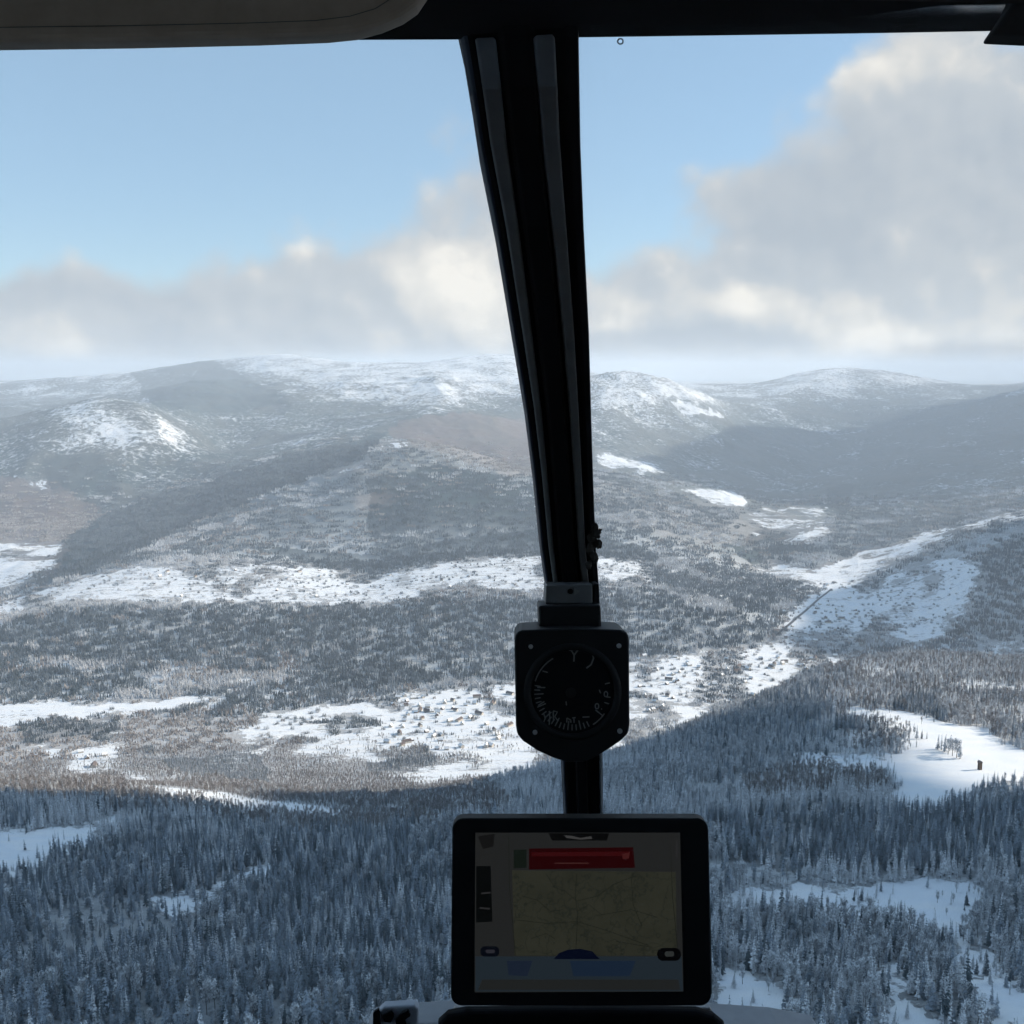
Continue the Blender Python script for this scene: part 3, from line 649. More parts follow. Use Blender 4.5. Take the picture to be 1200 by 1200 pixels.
#CB
# ------------------------------------------------------------------ aircraft cabin
def plain(name, col, rough=.6, spec=.3, metal=0, emit=None):
    m, nt = new_mat(name); b = NB(nt); tc = b.n('ShaderNodeTexCoord').outputs['Object']
    n = b.noise(tc, 60, 4, .65)
    c = b.mix(n, tuple(k*.75 for k in col), tuple(k*1.25 for k in col))
    bs = b.bsdf(c, rough, spec, metal, normal=b.bump(b.noise(tc, 900, 2), .15, .0004))
    if emit: b.put(bs.inputs['Emission Color'], (*emit, 1)); bs.inputs['Emission Strength'].default_value = .40
    return m
K_black = plain('black_paint', (.004, .004, .005), .75, .1)
K_case = plain('black_plastic', (.006, .006, .007), .55, .2)
K_strip = plain('grey_trim', (.10, .10, .10), .32, .4)
K_seal = plain('dark_blue_seal', (.012, .016, .03), .4, .4)
K_visor = plain('visor_vinyl', (.34, .285, .235), .8, .15)
K_band = plain('grey_band', (.09, .09, .09), .5, .3)
K_mark = plain('pale_markings', (.13, .13, .125), .6, .1)
K_screw = plain('steel_screw', (.45, .45, .45), .35, .5, .8)
K_edge = plain('worn_metal_edge', (.22, .22, .22), .35, .4, .6)
K_lining = plain('cabin_lining', (.03, .03, .032), .9, .1)
K_dash = plain('dash_top', (.26, .27, .29), .55, .3)
K_pale = plain('pale_tray', (.35, .37, .42), .5, .3)
AX = Vector((0, CP, -SP)); UPV = Vector((0, SP, CP)); RT = Vector((1, 0, 0))
def bevel(me, w, seg=2, ang=30):
    import bmesh
    bm = bmesh.new(); bm.from_mesh(me); bmesh.ops.recalc_face_normals(bm, faces=bm.faces)
    ed = [e for e in bm.edges if len(e.link_faces) == 2 and e.calc_face_angle(0) > math.radians(ang)]
    bmesh.ops.bevel(bm, geom=ed, offset=w, segments=seg, profile=.5, affect='EDGES', clamp_overlap=True)
    bm.to_mesh(me); bm.free(); me.update(); return me
def slab(name, poly, d, thick, mat, parent=None, bev=.0015, ang=60):
    """solid of real thickness whose face towards the seats has the outline poly"""
    n = len(poly); f = [P(u, v, d) for u, v in poly]; V = f+[q+AX*thick for q in f]
    Fc = [tuple(range(n)), tuple(range(2*n-1, n-1, -1))]+[(i, i+n, (i+1) % n+n, (i+1) % n) for i in range(n)]
    me = mesh_from(name, V, Fc, [mat])
    if bev: bevel(me, bev, 3, ang)
    else: bevel(me, .00001, 1, 60)
    return obj(name, me, parent)
def rrect(x0, y0, x1, y1, r, n=6):
    out = []
    for cx, cy, a0 in ((x1-r, y0+r, -90), (x1-r, y1-r, 0), (x0+r, y1-r, 90), (x0+r, y0+r, 180)):
        for i in range(n+1):
            a = math.radians(a0+90*i/n); out.append((cx+math.cos(a)*r, cy+math.sin(a)*r))
    return out
def circ(cx, cy, r, n=40, a0=0, a1=360): return [(cx+math.cos(math.radians(a0+(a1-a0)*i/n))*r, cy+math.sin(math.radians(a0+(a1-a0)*i/n))*r) for i in range(n if a1-a0 == 360 else n+1)]
def wire(name, lines, d, w, mat, parent):
    """thin raised strokes; each line is a list of photo points"""
    V = []; Fc = []
    for ln in lines:
        ln = [Vector(q) for q in ln]; base = len(V)
        for i, q in enumerate(ln):
            t = (ln[min(i+1, len(ln)-1)]-ln[max(i-1, 0)]); t = t.normalized() if t.length else Vector((1, 0)); nn = Vector((-t.y, t.x))*w/2
            for s, dd in ((nn, 0), (-nn, 0), (-nn, .0004), (nn, .0004)):
                V.append(P(q.x+s.x, q.y+s.y, d+dd))
        for i in range(len(ln)-1):
            for k in range(4): Fc.append((base+4*i+k, base+4*i+(k+1) % 4, base+4*i+4+(k+1) % 4, base+4*i+4+k))
        e = base+4*(len(ln)-1); Fc += [(base+3, base+2, base+1, base), (e, e+1, e+2, e+3)]
    return obj(name, mesh_from(name, V, Fc, [mat]), parent)

heli = empty('helicopter_cabin', (0, 0, -1)); tag(heli, 'black helicopter cabin front with centre windshield pillar seen from the seats', 'helicopter')
parts = []
def cab(o): o.parent = heli; o.matrix_parent_inverse = Matrix.Translation((0, 0, 1)); return o
# pillar loft: stations (v, left, right, depth)
ST = [(-60,520,679,.455),(0,530,678,.49),(50,541,678,.52),(110,551,679,.555),(170,560,680,.585),(270,580,684,.64),(330,590,687,.67),(390,600,690,.70),(480,615,692.5,.745),(560,625,695,.785),(640,633,698,.82),(690,640,702,.84),(760,650,704,.86),(880,658,706,.905),(960,662,706.5,.93),(1080,668,709,.97),(1250,674,712,1.02)]
def loft(name, prof, mat, smooth=False):
    """prof: list of (t across, metres towards the seats) or callable of station"""
    V = []; Fc = []; n = None
    for s, (v, l, r, d) in enumerate(ST):
        pr = prof(v) if callable(prof) else prof; n = len(pr)
        for t, dz in pr: V.append(P(l+(r-l)*t, v, d)-AX*dz)
    for s in range(len(ST)-1):
        for k in range(n): Fc.append((s*n+k, s*n+(k+1) % n, (s+1)*n+(k+1) % n, (s+1)*n+k))
    Fc += [tuple(range(n)), tuple(range(len(V)-1, len(V)-n-1, -1))]
    return cab(bevel_ok(obj(name, mesh_from(name, V, Fc, [mat]))))
def bevel_ok(o):
    bevel(o.data, .0008, 2, 25); return o
loft('center_pillar', [(.03, 0), (.10, .003), (.32, .003), (.36, .010), (.58, .010), (.62, .004), (.86, .004), (.90, .007), (.985, .005), (1, 0), (1, -.03), (0, -.03)], K_black)
def st1(v):
    k = np.interp(v, [50, 600], [0, 1]); a, c = .11+.03*k, .30-.06*k
    return [(a, .0032), (a+.02, .0058), (c-.02, .0064), (c, .0032)]
def st2(v):
    k = np.interp(v, [50, 600], [0, 1]); a, c = .60+.07*k, .80+.01*k
    return [(a, .0045), (a+.03, .0088), (c-.02, .0098), (c, .0045)]
STF = ST; ST = [s for s in STF if 40 < s[0] < 700]
loft('trim_strip', st1, K_strip); loft('trim_strip', st2, K_strip)
ST = STF
loft('window_seal', [(-.012, -.004), (.03, .0015), (.075, .0012), (.03, -.012)], K_seal)
loft('window_seal', [(.975, .0055), (1.006, -.002), (1.004, -.014), (.985, -.004)], K_seal)
ST = [s for s in STF if s[0] > 860]
loft('chafe_strip', [(.90, .007), (.91, .0085), (.96, .0085), (.97, .006)], K_edge)
ST = STF
cab(slab('windshield_header', [(-1300, -400), (-1300, 75), (-60, 58), (0, 57), (200, 51.5), (420, 48.5), (540, 48), (680, 45.5), (1000, 41), (1170, 38), (1240, 37), (2300, 60), (2300, -400)], .52, -.05, K_black, bev=.002))
vis = slab('sun_visor', [(-500, -260), (-500, 60), (-60, 50), (0, 49), (150, 47), (300, 43.5), (380, 40.5), (415, 37), (445, 29), (470, 18.5), (488, 6), (500, -12), (505, -40), (505, -260)], .42, .010, K_visor, bev=.003, ang=50); cab(vis)
ey = wire('stitching', [[(-300, 32), (0, 32), (150, 30), (290, 27), (370, 24), (410, 19), (440, 10), (462, -4)]], .4196, 1.2, K_strip, None); ey.parent = vis
cab(slab('corner_trim', [(1163, 39), (1186, 5), (1200, -30), (1400, -60), (1400, 46), (1210, 41)], .45, .012, K_lining, bev=.002))
cab(wire('pane_screw', [circ(727, 48.5, 3.2, 14)+[(730.2, 48.5)]], .505, 1.6, K_screw, None))
# roof, bulkhead, floor, door sills: the dark cabin round the seats
def box(name, a, c, mat, bev=.01):
    V = [(x_, y_, z_) for z_ in (a[2], c[2]) for y_ in (a[1], c[1]) for x_ in (a[0], c[0])]
    me = mesh_from(name, V, [(0, 2, 3, 1), (4, 5, 7, 6), (0, 1, 5, 4), (2, 6, 7, 3), (0, 4, 6, 2), (1, 3, 7, 5)], [mat]); bevel(me, bev, 2); return cab(obj(name, me))
V = []; n = 13
for (yy, zz) in ((.475, .165), (.30, .30), (-.2, .42), (-1.25, .42)):
    for i in range(n):
        t = -1+2*i/(n-1); V.append((t*.95, yy, zz-.10*t*t*abs(t)))
m_ = len(V); V += [(x_, y_, z_+.03) for x_, y_, z_ in V]; Fc = []
for r in range(3):
    for i in range(n-1):
        q = r*n+i; Fc += [(q, q+1, q+n+1, q+n), (m_+q, m_+q+n, m_+q+n+1, m_+q+1)]
for i in range(n-1): Fc += [(i, m_+i, m_+i+1, i+1), (3*n+i, 3*n+i+1, m_+3*n+i+1, m_+3*n+i)]
for r in range(3): Fc += [(r*n, (r+1)*n, m_+(r+1)*n, m_+r*n), (r*n+n-1, m_+r*n+n-1, m_+(r+1)*n+n-1, (r+1)*n+n-1)]
cab(obj('cabin_roof', mesh_from('cabin_roof', V, Fc, [K_lining])))
box('rear_bulkhead', (-.9, -1.3, -1.15), (.9, -1.25, .44), K_lining)
box('cabin_floor', (-.85, -1.25, -1.2), (.85, 1.0, -1.15), K_lining)
for s in (-1, 1):
    box('door_panel', (min(s*.86, s*.9), -1.25, -1.15), (max(s*.86, s*.9), .55, -.30), K_lining)
    box('door_pillar', (min(s*.84, s*.89), -.55, -.30), (max(s*.84, s*.89), -.40, .38), K_lining)
# glass bubble, one pane each side of the pillar
M_gl, nt = new_mat('windshield_acrylic'); b = NB(nt)
tr = b.n('ShaderNodeBsdfTransparent'); tr.inputs[0].default_value = (.985, .99, .99, 1); gl = b.n('ShaderNodeBsdfGlossy'); gl.inputs['Roughness'].default_value = .03
lw = b.n('ShaderNodeLayerWeight'); mx = b.n('ShaderNodeMixShader'); b.link(b.m('MULTIPLY', b.m('POWER', lw.outputs['Facing'], 4.0), .25), mx.inputs[0]); b.link(tr.outputs[0], mx.inputs[1]); b.link(gl.outputs[0], mx.inputs[2])
df = b.n('ShaderNodeBsdfDiffuse'); df.inputs[0].default_value = (.5, .5, .5, 1); mx2 = b.n('ShaderNodeMixShader')
tco = b.n('ShaderNodeTexCoord').outputs['Object']
b.link(b.m('MULTIPLY', b.ss(.66, .80, b.noise(tco, 60, 7, .75)), .09), mx2.inputs[0]); b.link(mx.outputs[0], mx2.inputs[1]); b.link(df.outputs[0], mx2.inputs[2])
o_ = b.n('ShaderNodeOutputMaterial'); b.link(mx2.outputs[0], o_.inputs[0])
GS = [(v, l, r, d) for v, l, r, d in ST if v > -10]+[(1500, 690, 730, 1.06), (1900, 700, 745, 1.06), (2600, 720, 770, .98)]
for s in (-1, 1):
    V = []; Fc = []; nx = 18; rows = []
    for a, c in zip(GS[:-1], GS[1:]):
        for k in range(3): rows.append([a[i]+(c[i]-a[i])*k/3 for i in range(4)])
    rows.append(GS[-1])
    for (v, l, r, d) in rows:
        e0 = P(l+2 if s < 0 else r-2, v, d)+AX*.006
        for i in range(nx+1):
            t = i/nx; V.append(e0+Vector((s*.82*t, -.50*t**2.4*(.4+.6*min(1, (v+10)/500)), -.03*t*t)))
    for r in range(len(rows)-1):
        for i in range(nx): k = r*(nx+1)+i; Fc.append((k, k+1, k+nx+2, k+nx+1))
    o = obj('windshield_pane', mesh_from('windshield_pane', V, Fc, [M_gl], smooth=True)); md = o.modifiers.new('s', 'SOLIDIFY'); md.thickness = .003; cab(o)
# torn tape hanging on the pillar
V = []; Fc = []; rr = random.Random(4)
for (cu, cv, rad) in [(696,618,4.5),(699,626,5),(694,631,6),(700,637,4.5),(692,643,6),(696,653,5),(690,662,4),(694,612,3.5),(703,622,2.2),(703.5,640,2)]:
    c = P(cu, cv, .805); R1 = rad*.8/F; p = len(V)
    for i in range(6):
        for j in range(8):
            th = PI*(i+.5)/6; ph = 2*PI*j/8; k = R1*rr.uniform(.6, 1.35); V.append(c+Vector((math.sin(th)*math.cos(ph)*k, math.sin(th)*math.sin(ph)*k, math.cos(th)*k*1.2)))
    for i in range(5):
        for j in range(8): Fc.append((p+i*8+j, p+i*8+(j+1) % 8, p+(i+1)*8+(j+1) % 8, p+(i+1)*8+j))
cab(obj('tape_scrap', mesh_from('tape_scrap', V, Fc, [plain('frayed_tape', (.03, .027, .024), .9, .1)])))
# dash top with its tray
dash = cab(slab('dash_top', [(436, 1184), (441, 1178), (470, 1174), (528, 1170), (700, 1168), (840, 1174), (900, 1178), (948, 1187), (957, 1200), (975, 1340), (425, 1340)], .80, -.04, K_dash, bev=.004))
t_ = slab('tray', [(443, 1186), (450, 1180), (486, 1178), (490, 1183), (487, 1230), (440, 1230)], .757, .010, K_pale, None); t_.parent = dash
for k, pl in enumerate([[(449, 1190), (457, 1185), (462, 1191), (458, 1199), (450, 1198)], [(463, 1196), (470, 1188), (478, 1184), (481, 1191), (474, 1196), (476, 1204), (465, 1206)], [(437, 1187), (444, 1183), (446, 1206), (437, 1208)]]):
    q = slab('cable_clip', pl, .752, .004, K_black, None, bev=.0006); q.parent = dash
cab(slab('dash_cowl', [(506, 1290), (513, 1200), (524, 1190), (545, 1186), (700, 1184), (818, 1186), (838, 1192), (850, 1202), (858, 1290)], .735, .012, K_black, bev=.004))
cab(slab('cowl_rail', [(533, 1181), (700, 1180), (832, 1181), (836, 1187), (530, 1187)], .75, .006, K_edge, bev=.001))
box('center_console', (-.10, .68, -1.15), (.24, .78, -.63), K_black)
# ------------------------------------------------------------------ the compass on the pillar
cmp_ = empty('compass', P(670, 820, .80)); tag(cmp_, 'black round dialled compass clamped to the centre pillar above the tablet', 'compass')
def onto(o, root): o.parent = root; o.matrix_parent_inverse = Matrix.Translation(-root.location); return o
band = onto(slab('mounting_band', [(640, 686), (694, 684.5), (694.5, 707.5), (639, 708)], .795, .05, K_band, bev=.001), cmp_)
onto(slab('mounting_band', [(695.5, 684.5), (702, 684), (703, 708), (696, 707.5)], .797, .05, K_case, bev=.001), cmp_)
s_ = slab('screw', circ(668.5, 693, 3.2, 14), .7938, .002, K_black, None, bev=.0004); s_.parent = band
s_ = slab('arrow_mark', [(673, 689), (679.5, 693.3), (673, 698)], .7944, .001, K_mark, None, bev=0); s_.parent = band
onto(slab('neck_block', [(631, 710), (704, 708.5), (705, 736), (701, 741), (634, 741), (632, 737)], .78, .05, K_case, bev=.002), cmp_)
out = [(612, 738.5), (668, 736), (727, 738), (733, 740), (736.5, 744), (737.3, 752), (738, 850), (736, 860), (728, 868), (712, 879), (697, 888), (685, 893), (664, 893.5), (650, 889), (630, 880), (612, 868), (606, 860), (604.5, 850), (602.8, 752), (604, 744), (607, 740)]
onto(slab('housing', out, .76, .055, K_case, bev=.003, ang=18), cmp_)
cx, cy = 671, 811
rg = [circ(cx, cy, 56, 56), circ(cx, cy, 49.5, 56)]
V = [P(*q, .7575) for q in rg[0]]+[P(*q, .7575) for q in rg[1]]+[P(*q, .7610) for q in circ(cx, cy, 58, 56)]+[P(*q, .7604) for q in circ(cx, cy, 48.5, 56)]; n = 56; Fc = []
for i in range(n):
    j = (i+1) % n; Fc += [(i, j, n+j, n+i), (2*n+i, 2*n+j, j, i), (n+i, n+j, 3*n+j, 3*n+i)]
onto(obj('bezel', mesh_from('bezel', V, Fc, [K_case], smooth=True)), cmp_)
dial = onto(slab('dial', circ(cx, cy, 48, 48), .7593, .0006, K_black, bev=0), cmp_)
def sub(o, root): o.parent = root; return o
DM = .7588
def pol(a, r): return (cx+math.cos(math.radians(a))*r, cy+math.sin(math.radians(a))*r)
ticks = []
for k, a in enumerate(np.arange(38, 196, 6.6)):
    if 40 < a < 60: continue
    r0 = 45; r1 = 38 if k % 3 else 34
    ticks.append([pol(a, r0), pol(a, r1)])
ticks += [[pol(a, 45), pol(a, 39)] for a in (-14, 8, 18)]
sub(wire('tick_marks', ticks, DM, 1.5, K_mark, None), dial)
sub(wire('arc_mark', [[pol(a, 45.5) for a in range(196, 242, 4)], [pol(a, 45) for a in range(34, 62, 4)]], DM, 1.6, K_mark, None), dial)
Z = lambda u, v: (590+u/5.456, 680+v/5.456)
gl_ = [[Z(330,465), Z(360,445), Z(400,438), Z(435,450), Z(452,480), Z(450,520)], [Z(452,478), Z(475,448), Z(505,432)], [Z(548,462), Z(570,470), Z(576,500), Z(560,540), Z(530,562)]]
sub(wire('pointer', gl_, DM-.0002, 2.0, K_mark, None), dial)
def zero(u, v, w=4.2, h=6.2): c = Z(u, v); return [(c[0]+math.cos(t)*w/2, c[1]+math.sin(t)*h/2) for t in np.linspace(0, 2*PI, 13)]
nums = [zero(655, 728), zero(598, 805), [Z(625,820), Z(630,826)], [Z(612,700), Z(622,722)],
        [Z(405,880), Z(405,910)], [Z(405,880), Z(430,893)], [Z(430,893), Z(432,912)], [Z(440,880), Z(462,878)], [Z(450,880), Z(452,912)],
        [Z(293,835), Z(296,880), Z(292,925)], [Z(318,835), Z(345,842), Z(328,872), Z(350,900)], [Z(318,838), Z(320,900)],
        [Z(215,685), Z(268,686)], [Z(250,580), Z(285,590)], [Z(222,800), Z(262,775)], [Z(505,875), Z(550,873)], [Z(400,775), Z(403,800)], [Z(255,850), Z(268,880), Z(258,905)]]
sub(wire('numerals', nums, DM, 1.5, K_mark, None), dial)
s_ = slab('hub', circ(669, 812, 6, 18), .7583, .001, K_case, None, bev=.0003); sub(s_, dial)
for (u, v, w) in ((622, 758, 2.6), (725.5, 757, 2.8), (627, 858.5, 2.8), (726.5, 857, 3)):
    onto(slab('screw', circ(u, v, w, 12), .7585, .002, K_screw, None, bev=.0003), cmp_)
# ------------------------------------------------------------------ tablet
tab = empty('tablet', P(680, 1170, .72)); tag(tab, 'black tablet computer showing a dim moving map with a red banner, standing on the dash', 'tablet')
outl = []
for (x_, y_) in rrect(530, 959, 830, 1179, 13): outl.append((x_+(-(y_-959)/220*2 if x_ < 680 else (y_-959)/220*4), y_))
onto(slab('case', outl, .70, .012, K_case, bev=.002, ang=14), tab)
onto(wire('metal_edge', [[(829.5, 985), (831, 1050), (833, 1120), (833.4, 1165)]], .7012, 2.0, K_edge, None), tab)
K_scr = lambda nm, c: plain(nm, (.004, .004, .004), .35, .3, 0, c)
scr = onto(slab('screen', [(557, 976), (797, 976), (801, 1162), (556, 1163)], .6996, .0006, K_scr('screen_grey', (.022, .023, .023)), bev=0), tab)
def lay(name, poly, lv, c):
    o = slab(name, poly, .6996-.0003*lv, .0002, K_scr(name+'_light', c), None, bev=0); sub(o, scr); return o
m_map, nt = new_mat('map_light'); b = NB(nt); tc = b.n('ShaderNodeTexCoord').outputs['Object']
vo = b.n('ShaderNodeTexVoronoi', feature='DISTANCE_TO_EDGE'); b.link(b.noise(tc, 25, 4, .6, 0, 1), vo.inputs['Vector']); vo.inputs['Scale'].default_value = 5
ln = b.ss(-.05, .06, vo.outputs['Distance']); em = b.mix(b.noise(tc, 45, 6, .7), (.020, .022, .015), (.044, .045, .033)); em = b.mix(ln, (.010, .014, .012), em)
bs = b.bsdf((.004, .004, .004), .35, .3); b.link(em, bs.inputs['Emission Color']); bs.inputs['Emission Strength'].default_value = .42
o = slab('map', [(600, 1020), (792, 1022), (793, 1120), (603, 1120)], .6990, .0002, m_map, None, bev=0); sub(o, scr)
lay('side_bar', [(558, 1015), (575, 1015), (577, 1080), (558, 1081)], 2, (.0025, .003, .003))
lay('side_bar', [(560, 980), (580, 977), (578, 992), (566, 995)], 2, (.009, .009, .009))
lay('sky_band', [(557, 1121), (799, 1121), (800.5, 1161.5), (557, 1162)], 2, (.020, .030, .040))
lay('sky_glow', [(668, 1126), (745, 1126), (738, 1144), (672, 1144)], 3, (.012, .024, .048))
lay('sky_glow', [(594, 1126), (624, 1126), (618, 1144), (596, 1143)], 3, (.013, .021, .040))
lay('ground_band', [(565, 1148), (795, 1148), (797, 1160), (560, 1160)], 4, (.020, .022, .022))
lay('notification_banner', [(620, 994.5), (742, 993), (744, 1017), (620, 1019)], 3, (.022, .0014, .002))
lay('banner_highlight', [(623, 999), (738, 998), (738, 1003), (623, 1003.5)], 4, (.045, .004, .005))
lay('banner_text', [(650, 1011), (690, 1011), (690, 1012.4), (650, 1012.4)], 4, (.06, .02, .018))
lay('banner_icon', [(729, 1001), (738, 999), (737, 1006), (730, 1007)], 5, (.07, .014, .014))
lay('banner_button', [(602, 996), (617, 995.5), (617, 1017), (602, 1017.5)], 3, (.008, .012, .009))
lay('status_notch', [(643, 976.5), (714, 976.5), (711, 985), (647, 985)], 3, (.003, .003, .003))
lay('status_icons', [(661, 979), (670, 979.5), (680, 982), (693, 980), (694, 983), (680, 984), (664, 982)], 4, (.06, .06, .06))
lay('pill_button', rrect(563, 1109, 585, 1121, 5), 4, (.003, .004, .008)); lay('pill_button', rrect(770, 1111, 798, 1126, 7), 4, (.0015, .0015, .002))
lay('pill_glyph', rrect(779, 1115, 790, 1121, 2.5), 5, (.035, .04, .04)); lay('pill_glyph', rrect(569, 1113, 580, 1117, 2), 5, (.03, .03, .04))
lay('compass_rose', [(649, 1124)]+circ(676, 1124, 27, 16, 180, 360)[0:0]+[(655, 1117), (666, 1113), (680, 1112), (694, 1115), (703, 1124)], 4, (.002, .004, .014))
sub(wire('route_line', [[(596, 977), (597, 1040), (601, 1085), (604, 1120)], [(786, 990), (788, 1050), (794, 1110)], [(605, 1078), (640, 1082), (676, 1080), (710, 1090), (760, 1108)], [(676, 1024), (674, 1050), (677, 1070), (675, 1112)], [(640, 1024), (650, 1040), (662, 1044), (676, 1056), (700, 1050), (720, 1036), (745, 1026)], [(677, 1068), (690, 1060), (705, 1072), (740, 1066), (770, 1075)], [(622, 1100), (640, 1094), (650, 1100)], [(740, 1030), (742, 1060), (752, 1085)], [(612, 1050), (630, 1055), (645, 1068), (660, 1066)], [(722, 1103), (745, 1107), (764, 1110)]], .6984, .7, K_scr('dim_lines', (.014, .016, .012)), None), scr)
sub(wire('side_glyphs', [[(564, 1047), (575, 1046)], [(562, 1064), (574, 1065)], [(793, 985), (793, 1005)]], .6983, 2.0, K_scr('glyph', (.03, .03, .032)), None), scr)
#CE
# ------------------------------------------------------------------ sky
def world():
    w = bpy.data.worlds.new('World'); SC.world = w; w.cycles.sampling_method = 'NONE'; w.use_nodes = True; nt = w.node_tree; nt.nodes.clear(); b = NB(nt)
    sky = b.n('ShaderNodeTexSky', sky_type='NISHITA'); sky.sun_disc = False; sky.sun_elevation = SUN_EL; sky.sun_rotation = SUN_AZ
    sky.altitude = 1200; sky.air_density = 1.0; sky.dust_density = .5; sky.ozone_density = 1.6
    tc = b.n('ShaderNodeTexCoord').outputs['Generated']
    sp = b.n('ShaderNodeSeparateXYZ'); b.link(tc, sp.inputs[0]); X, Y, Z = sp.outputs
    az = b.m('ARCTAN2', X, Y); hl = b.m('SQRT', b.m('ADD', b.m('MULTIPLY', X, X), b.m('MULTIPLY', Y, Y))); el = b.m('ARCTAN2', Z, hl)
    cv = b.n('ShaderNodeCombineXYZ'); b.link(az, cv.inputs[0]); b.link(el, cv.inputs[1]); V = cv.outputs[0]
    # warp the outlines
    wn = b.n('ShaderNodeTexNoise'); b.link(V, wn.inputs['Vector']); wn.inputs['Scale'].default_value = 9; wn.inputs['Detail'].default_value = 5; wn.inputs['Roughness'].default_value = .55
    sub = b.n('ShaderNodeVectorMath', operation='SUBTRACT'); b.link(wn.outputs['Color'], sub.inputs[0]); sub.inputs[1].default_value = (.5, .5, .5)
    sc = b.n('ShaderNodeVectorMath', operation='MULTIPLY'); b.link(sub.outputs[0], sc.inputs[0]); sc.inputs[1].default_value = (.075, .06, 0)
    ad = b.n('ShaderNodeVectorMath', operation='ADD'); b.link(V, ad.inputs[0]); b.link(sc.outputs[0], ad.inputs[1]); W = ad.outputs[0]
    n1 = b.noise(V, 11, 7, .62, .3)
    def puff(vec, off=None):
        if off:
            a_ = b.n('ShaderNodeVectorMath', operation='ADD'); b.link(vec, a_.inputs[0]); a_.inputs[1].default_value = off; vec = a_.outputs[0]
        q = b.n('ShaderNodeTexVoronoi', feature='SMOOTH_F1'); b.link(vec, q.inputs['Vector']); q.inputs['Scale'].default_value = 13; q.inputs['Smoothness'].default_value = .35
        q.inputs['Detail'].default_value = 3; q.inputs['Roughness'].default_value = .42; q.inputs['Lacunarity'].default_value = 2.3; return b.m('SUBTRACT', 1.0, q.outputs['Distance'])
    sc2 = b.n('ShaderNodeVectorMath', operation='MULTIPLY'); b.link(sub.outputs[0], sc2.inputs[0]); sc2.inputs[1].default_value = (.035, .03, 0)
    ad2 = b.n('ShaderNodeVectorMath', operation='ADD'); b.link(V, ad2.inputs[0]); b.link(sc2.outputs[0], ad2.inputs[1]); V2 = ad2.outputs[0]
    def ang(u, v): x_, y_, z_ = ray(u, v); return math.atan2(x_, y_), math.atan2(z_, math.hypot(x_, y_))
    def blobs(lst, W=W):
        tot = None
        for (u, v, ru, rv, wgt) in lst:
            a, e = ang(u, v); s1 = b.n('ShaderNodeVectorMath', operation='SUBTRACT'); b.link(W, s1.inputs[0]); s1.inputs[1].default_value = (a, e, 0)
            s2 = b.n('ShaderNodeVectorMath', operation='MULTIPLY'); b.link(s1.outputs[0], s2.inputs[0]); s2.inputs[1].default_value = (F/ru, F/rv, 0)
            s3 = b.n('ShaderNodeVectorMath', operation='DOT_PRODUCT'); b.link(s2.outputs[0], s3.inputs[0]); b.link(s2.outputs[0], s3.inputs[1])
            g = b.m('MULTIPLY', b.m('POWER', 2.718, b.m('MULTIPLY', s3.outputs['Value'], -1.0)), wgt)
            tot = g if tot is None else b.m('ADD', tot, g)
        return tot
    D = blobs([(-60,400,170,95,1.0),(120,400,150,72,1.0),(290,385,130,72,1.0),(350,325,60,42,.6),(440,370,130,85,.9),(520,260,75,110,.75),(590,200,70,120,.6),(600,370,150,80,1.0),(740,375,90,58,.9),(860,368,70,42,.75),(850,430,400,40,1.0),
               (1080,180,150,110,.85),(1220,190,150,150,1.0),(1060,90,90,50,.6),(930,250,90,60,.7),(880,300,110,50,.38),(990,330,140,70,1.0),(1150,360,180,90,1.1),(770,115,60,60,.42),(720,250,45,60,.3),(845,215,60,45,.38)])
    B0 = puff(V2); B1 = puff(V2, (.010, .013, 0)); relief = b.m('SUBTRACT', B0, B1)
    # a scattered cover over the rest of the sky
    rest = b.m('MULTIPLY', b.ss(.65, 1.1, b.m('ABSOLUTE', az)), b.m('MULTIPLY', b.ss(.52, .66, b.noise(tc, 3.2, 5, .55)), .35))
    low = b.m('MULTIPLY', b.m('SUBTRACT', 1.0, b.ss(.0, .07, el)), .9)
    Dt = b.m('ADD', b.m('ADD', D, rest), b.m('ADD', low, b.m('ADD', b.m('MULTIPLY', b.m('SUBTRACT', n1, .5), .8), b.m('MULTIPLY', b.m('SUBTRACT', B0, .55), .75))))
    mask = b.ss(.20, .84, Dt)
    Lb = b.m('ADD', blobs([(610,380,60,50,.4),(960,120,40,40,.3),(1080,395,150,42,.6),(960,400,120,40,.4),(545,335,75,55,.45)]),
         blobs([(545,330,60,45,.6),(1060,70,75,28,.8),(862,356,46,22,1.15),(732,362,42,26,1.0),(352,291,22,13,.9),(330,325,35,20,.3),(1055,280,30,26,.7),(85,400,32,55,.6),(1030,395,60,14,.4)], V2))
    Dk = blobs([(1040,210,170,75,.5),(900,305,90,35,.35),(860,390,90,12,.6),(735,393,60,10,.5),(960,280,80,40,.3),(200,350,140,45,.45),(60,340,110,30,.4),(390,350,35,60,.35),(560,190,60,60,.25),(820,398,130,14,.55),(560,425,180,14,.25),(130,450,140,18,.2),(300,405,120,14,.3),(1000,425,120,10,.2)])
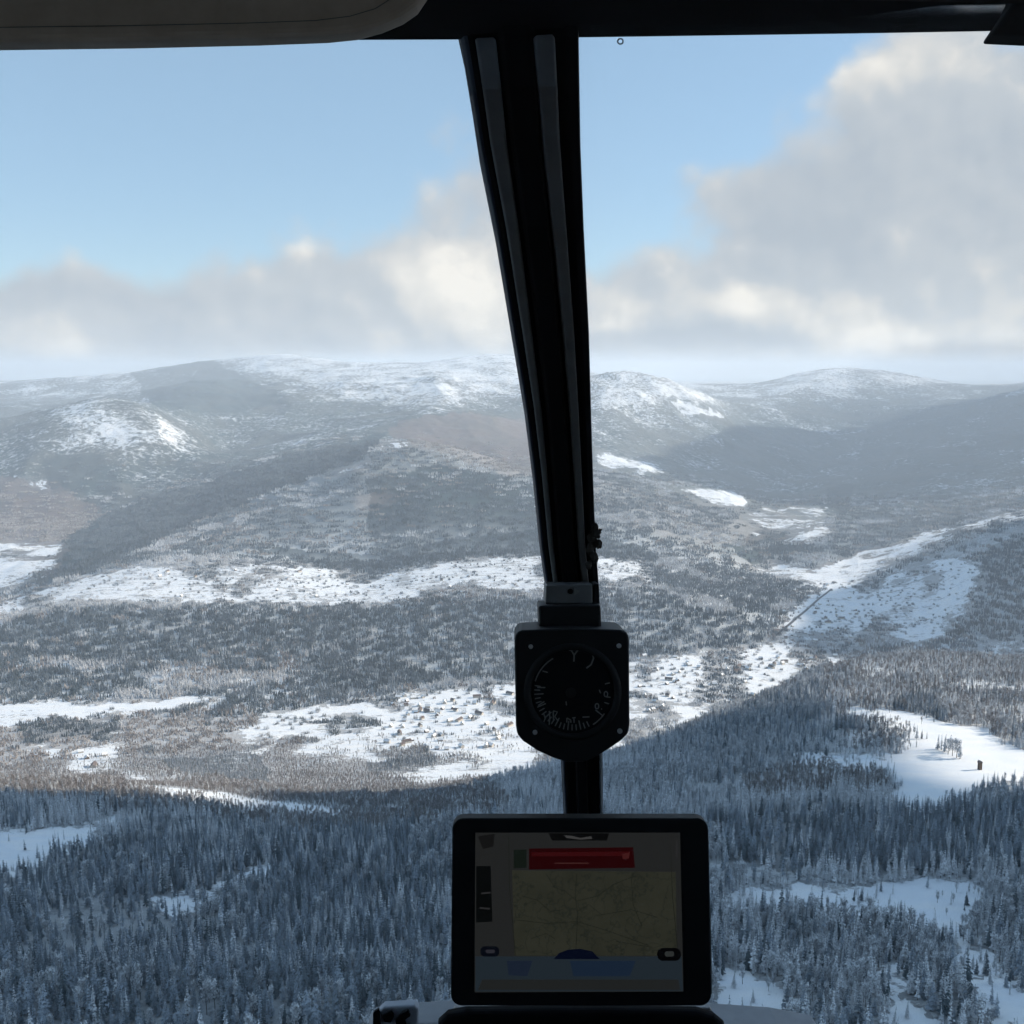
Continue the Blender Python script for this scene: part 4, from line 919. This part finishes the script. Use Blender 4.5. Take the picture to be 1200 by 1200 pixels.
    tone = b.m('ADD', b.m('ADD', .40, b.m('MULTIPLY', b.m('SUBTRACT', Lb, Dk), .52)), b.m('ADD', b.m('MULTIPLY', b.m('SUBTRACT', n1, .5), .50), b.m('MULTIPLY', relief, .75)), clamp=True)
    ramp = b.n('ShaderNodeValToRGB'); b.link(tone, ramp.inputs[0]); cr = ramp.color_ramp
    cr.elements[0].position = 0; cr.elements[0].color = (3.5, 3.85, 4.25, 1); cr.elements[1].position = 1; cr.elements[1].color = (6.9, 6.6, 6.1, 1)
    e = cr.elements.new(.42); e.color = (4.1, 4.35, 4.6, 1); e = cr.elements.new(.7); e.color = (5.3, 5.25, 5.1, 1)
    # what the picture calls blue: the sky model, thinned by high veil
    veil = b.mix(.42, sky.outputs[0], (3.7, 5.4, 6.9))
    colr = b.mix(b.m('MULTIPLY', mask, .96), veil, ramp.outputs[0])
    bg = b.n('ShaderNodeBackground'); b.link(colr, bg.inputs[0]); bg.inputs[1].default_value = .09
    out = b.n('ShaderNodeOutputWorld'); b.link(bg.outputs[0], out.inputs[0])
world()
sl = bpy.data.lights.new('sun', 'SUN'); sl.energy = 5; sl.angle = math.radians(.6); sl.color = (1, .88, .73)
so = bpy.data.objects.new('sun', sl); COL.objects.link(so); so.rotation_euler = SUN_DIR.to_track_quat('Z', 'Y').to_euler()
cam = bpy.data.cameras.new('camera'); co = bpy.data.objects.new('camera', cam); COL.objects.link(co); SC.camera = co
cam.sensor_width = 36; cam.lens = 36*F/1200; co.rotation_euler = (PI/2-PITCH, 0, 0); cam.clip_start = .05; cam.clip_end = 200000
SC.render.resolution_x = SC.render.resolution_y = 1024
SC.view_settings.view_transform = 'Standard'; SC.view_settings.look = 'None'; SC.view_settings.exposure = .7; SC.view_settings.gamma = 1

cy_ = SC.cycles; cy_.use_adaptive_sampling = True; cy_.adaptive_threshold = .035; cy_.adaptive_min_samples = 16; cy_.max_bounces = 4; cy_.diffuse_bounces = 1; cy_.glossy_bounces = 2; cy_.volume_bounces = 1; cy_.transparent_max_bounces = 12; cy_.caustics_reflective = False; cy_.caustics_refractive = False
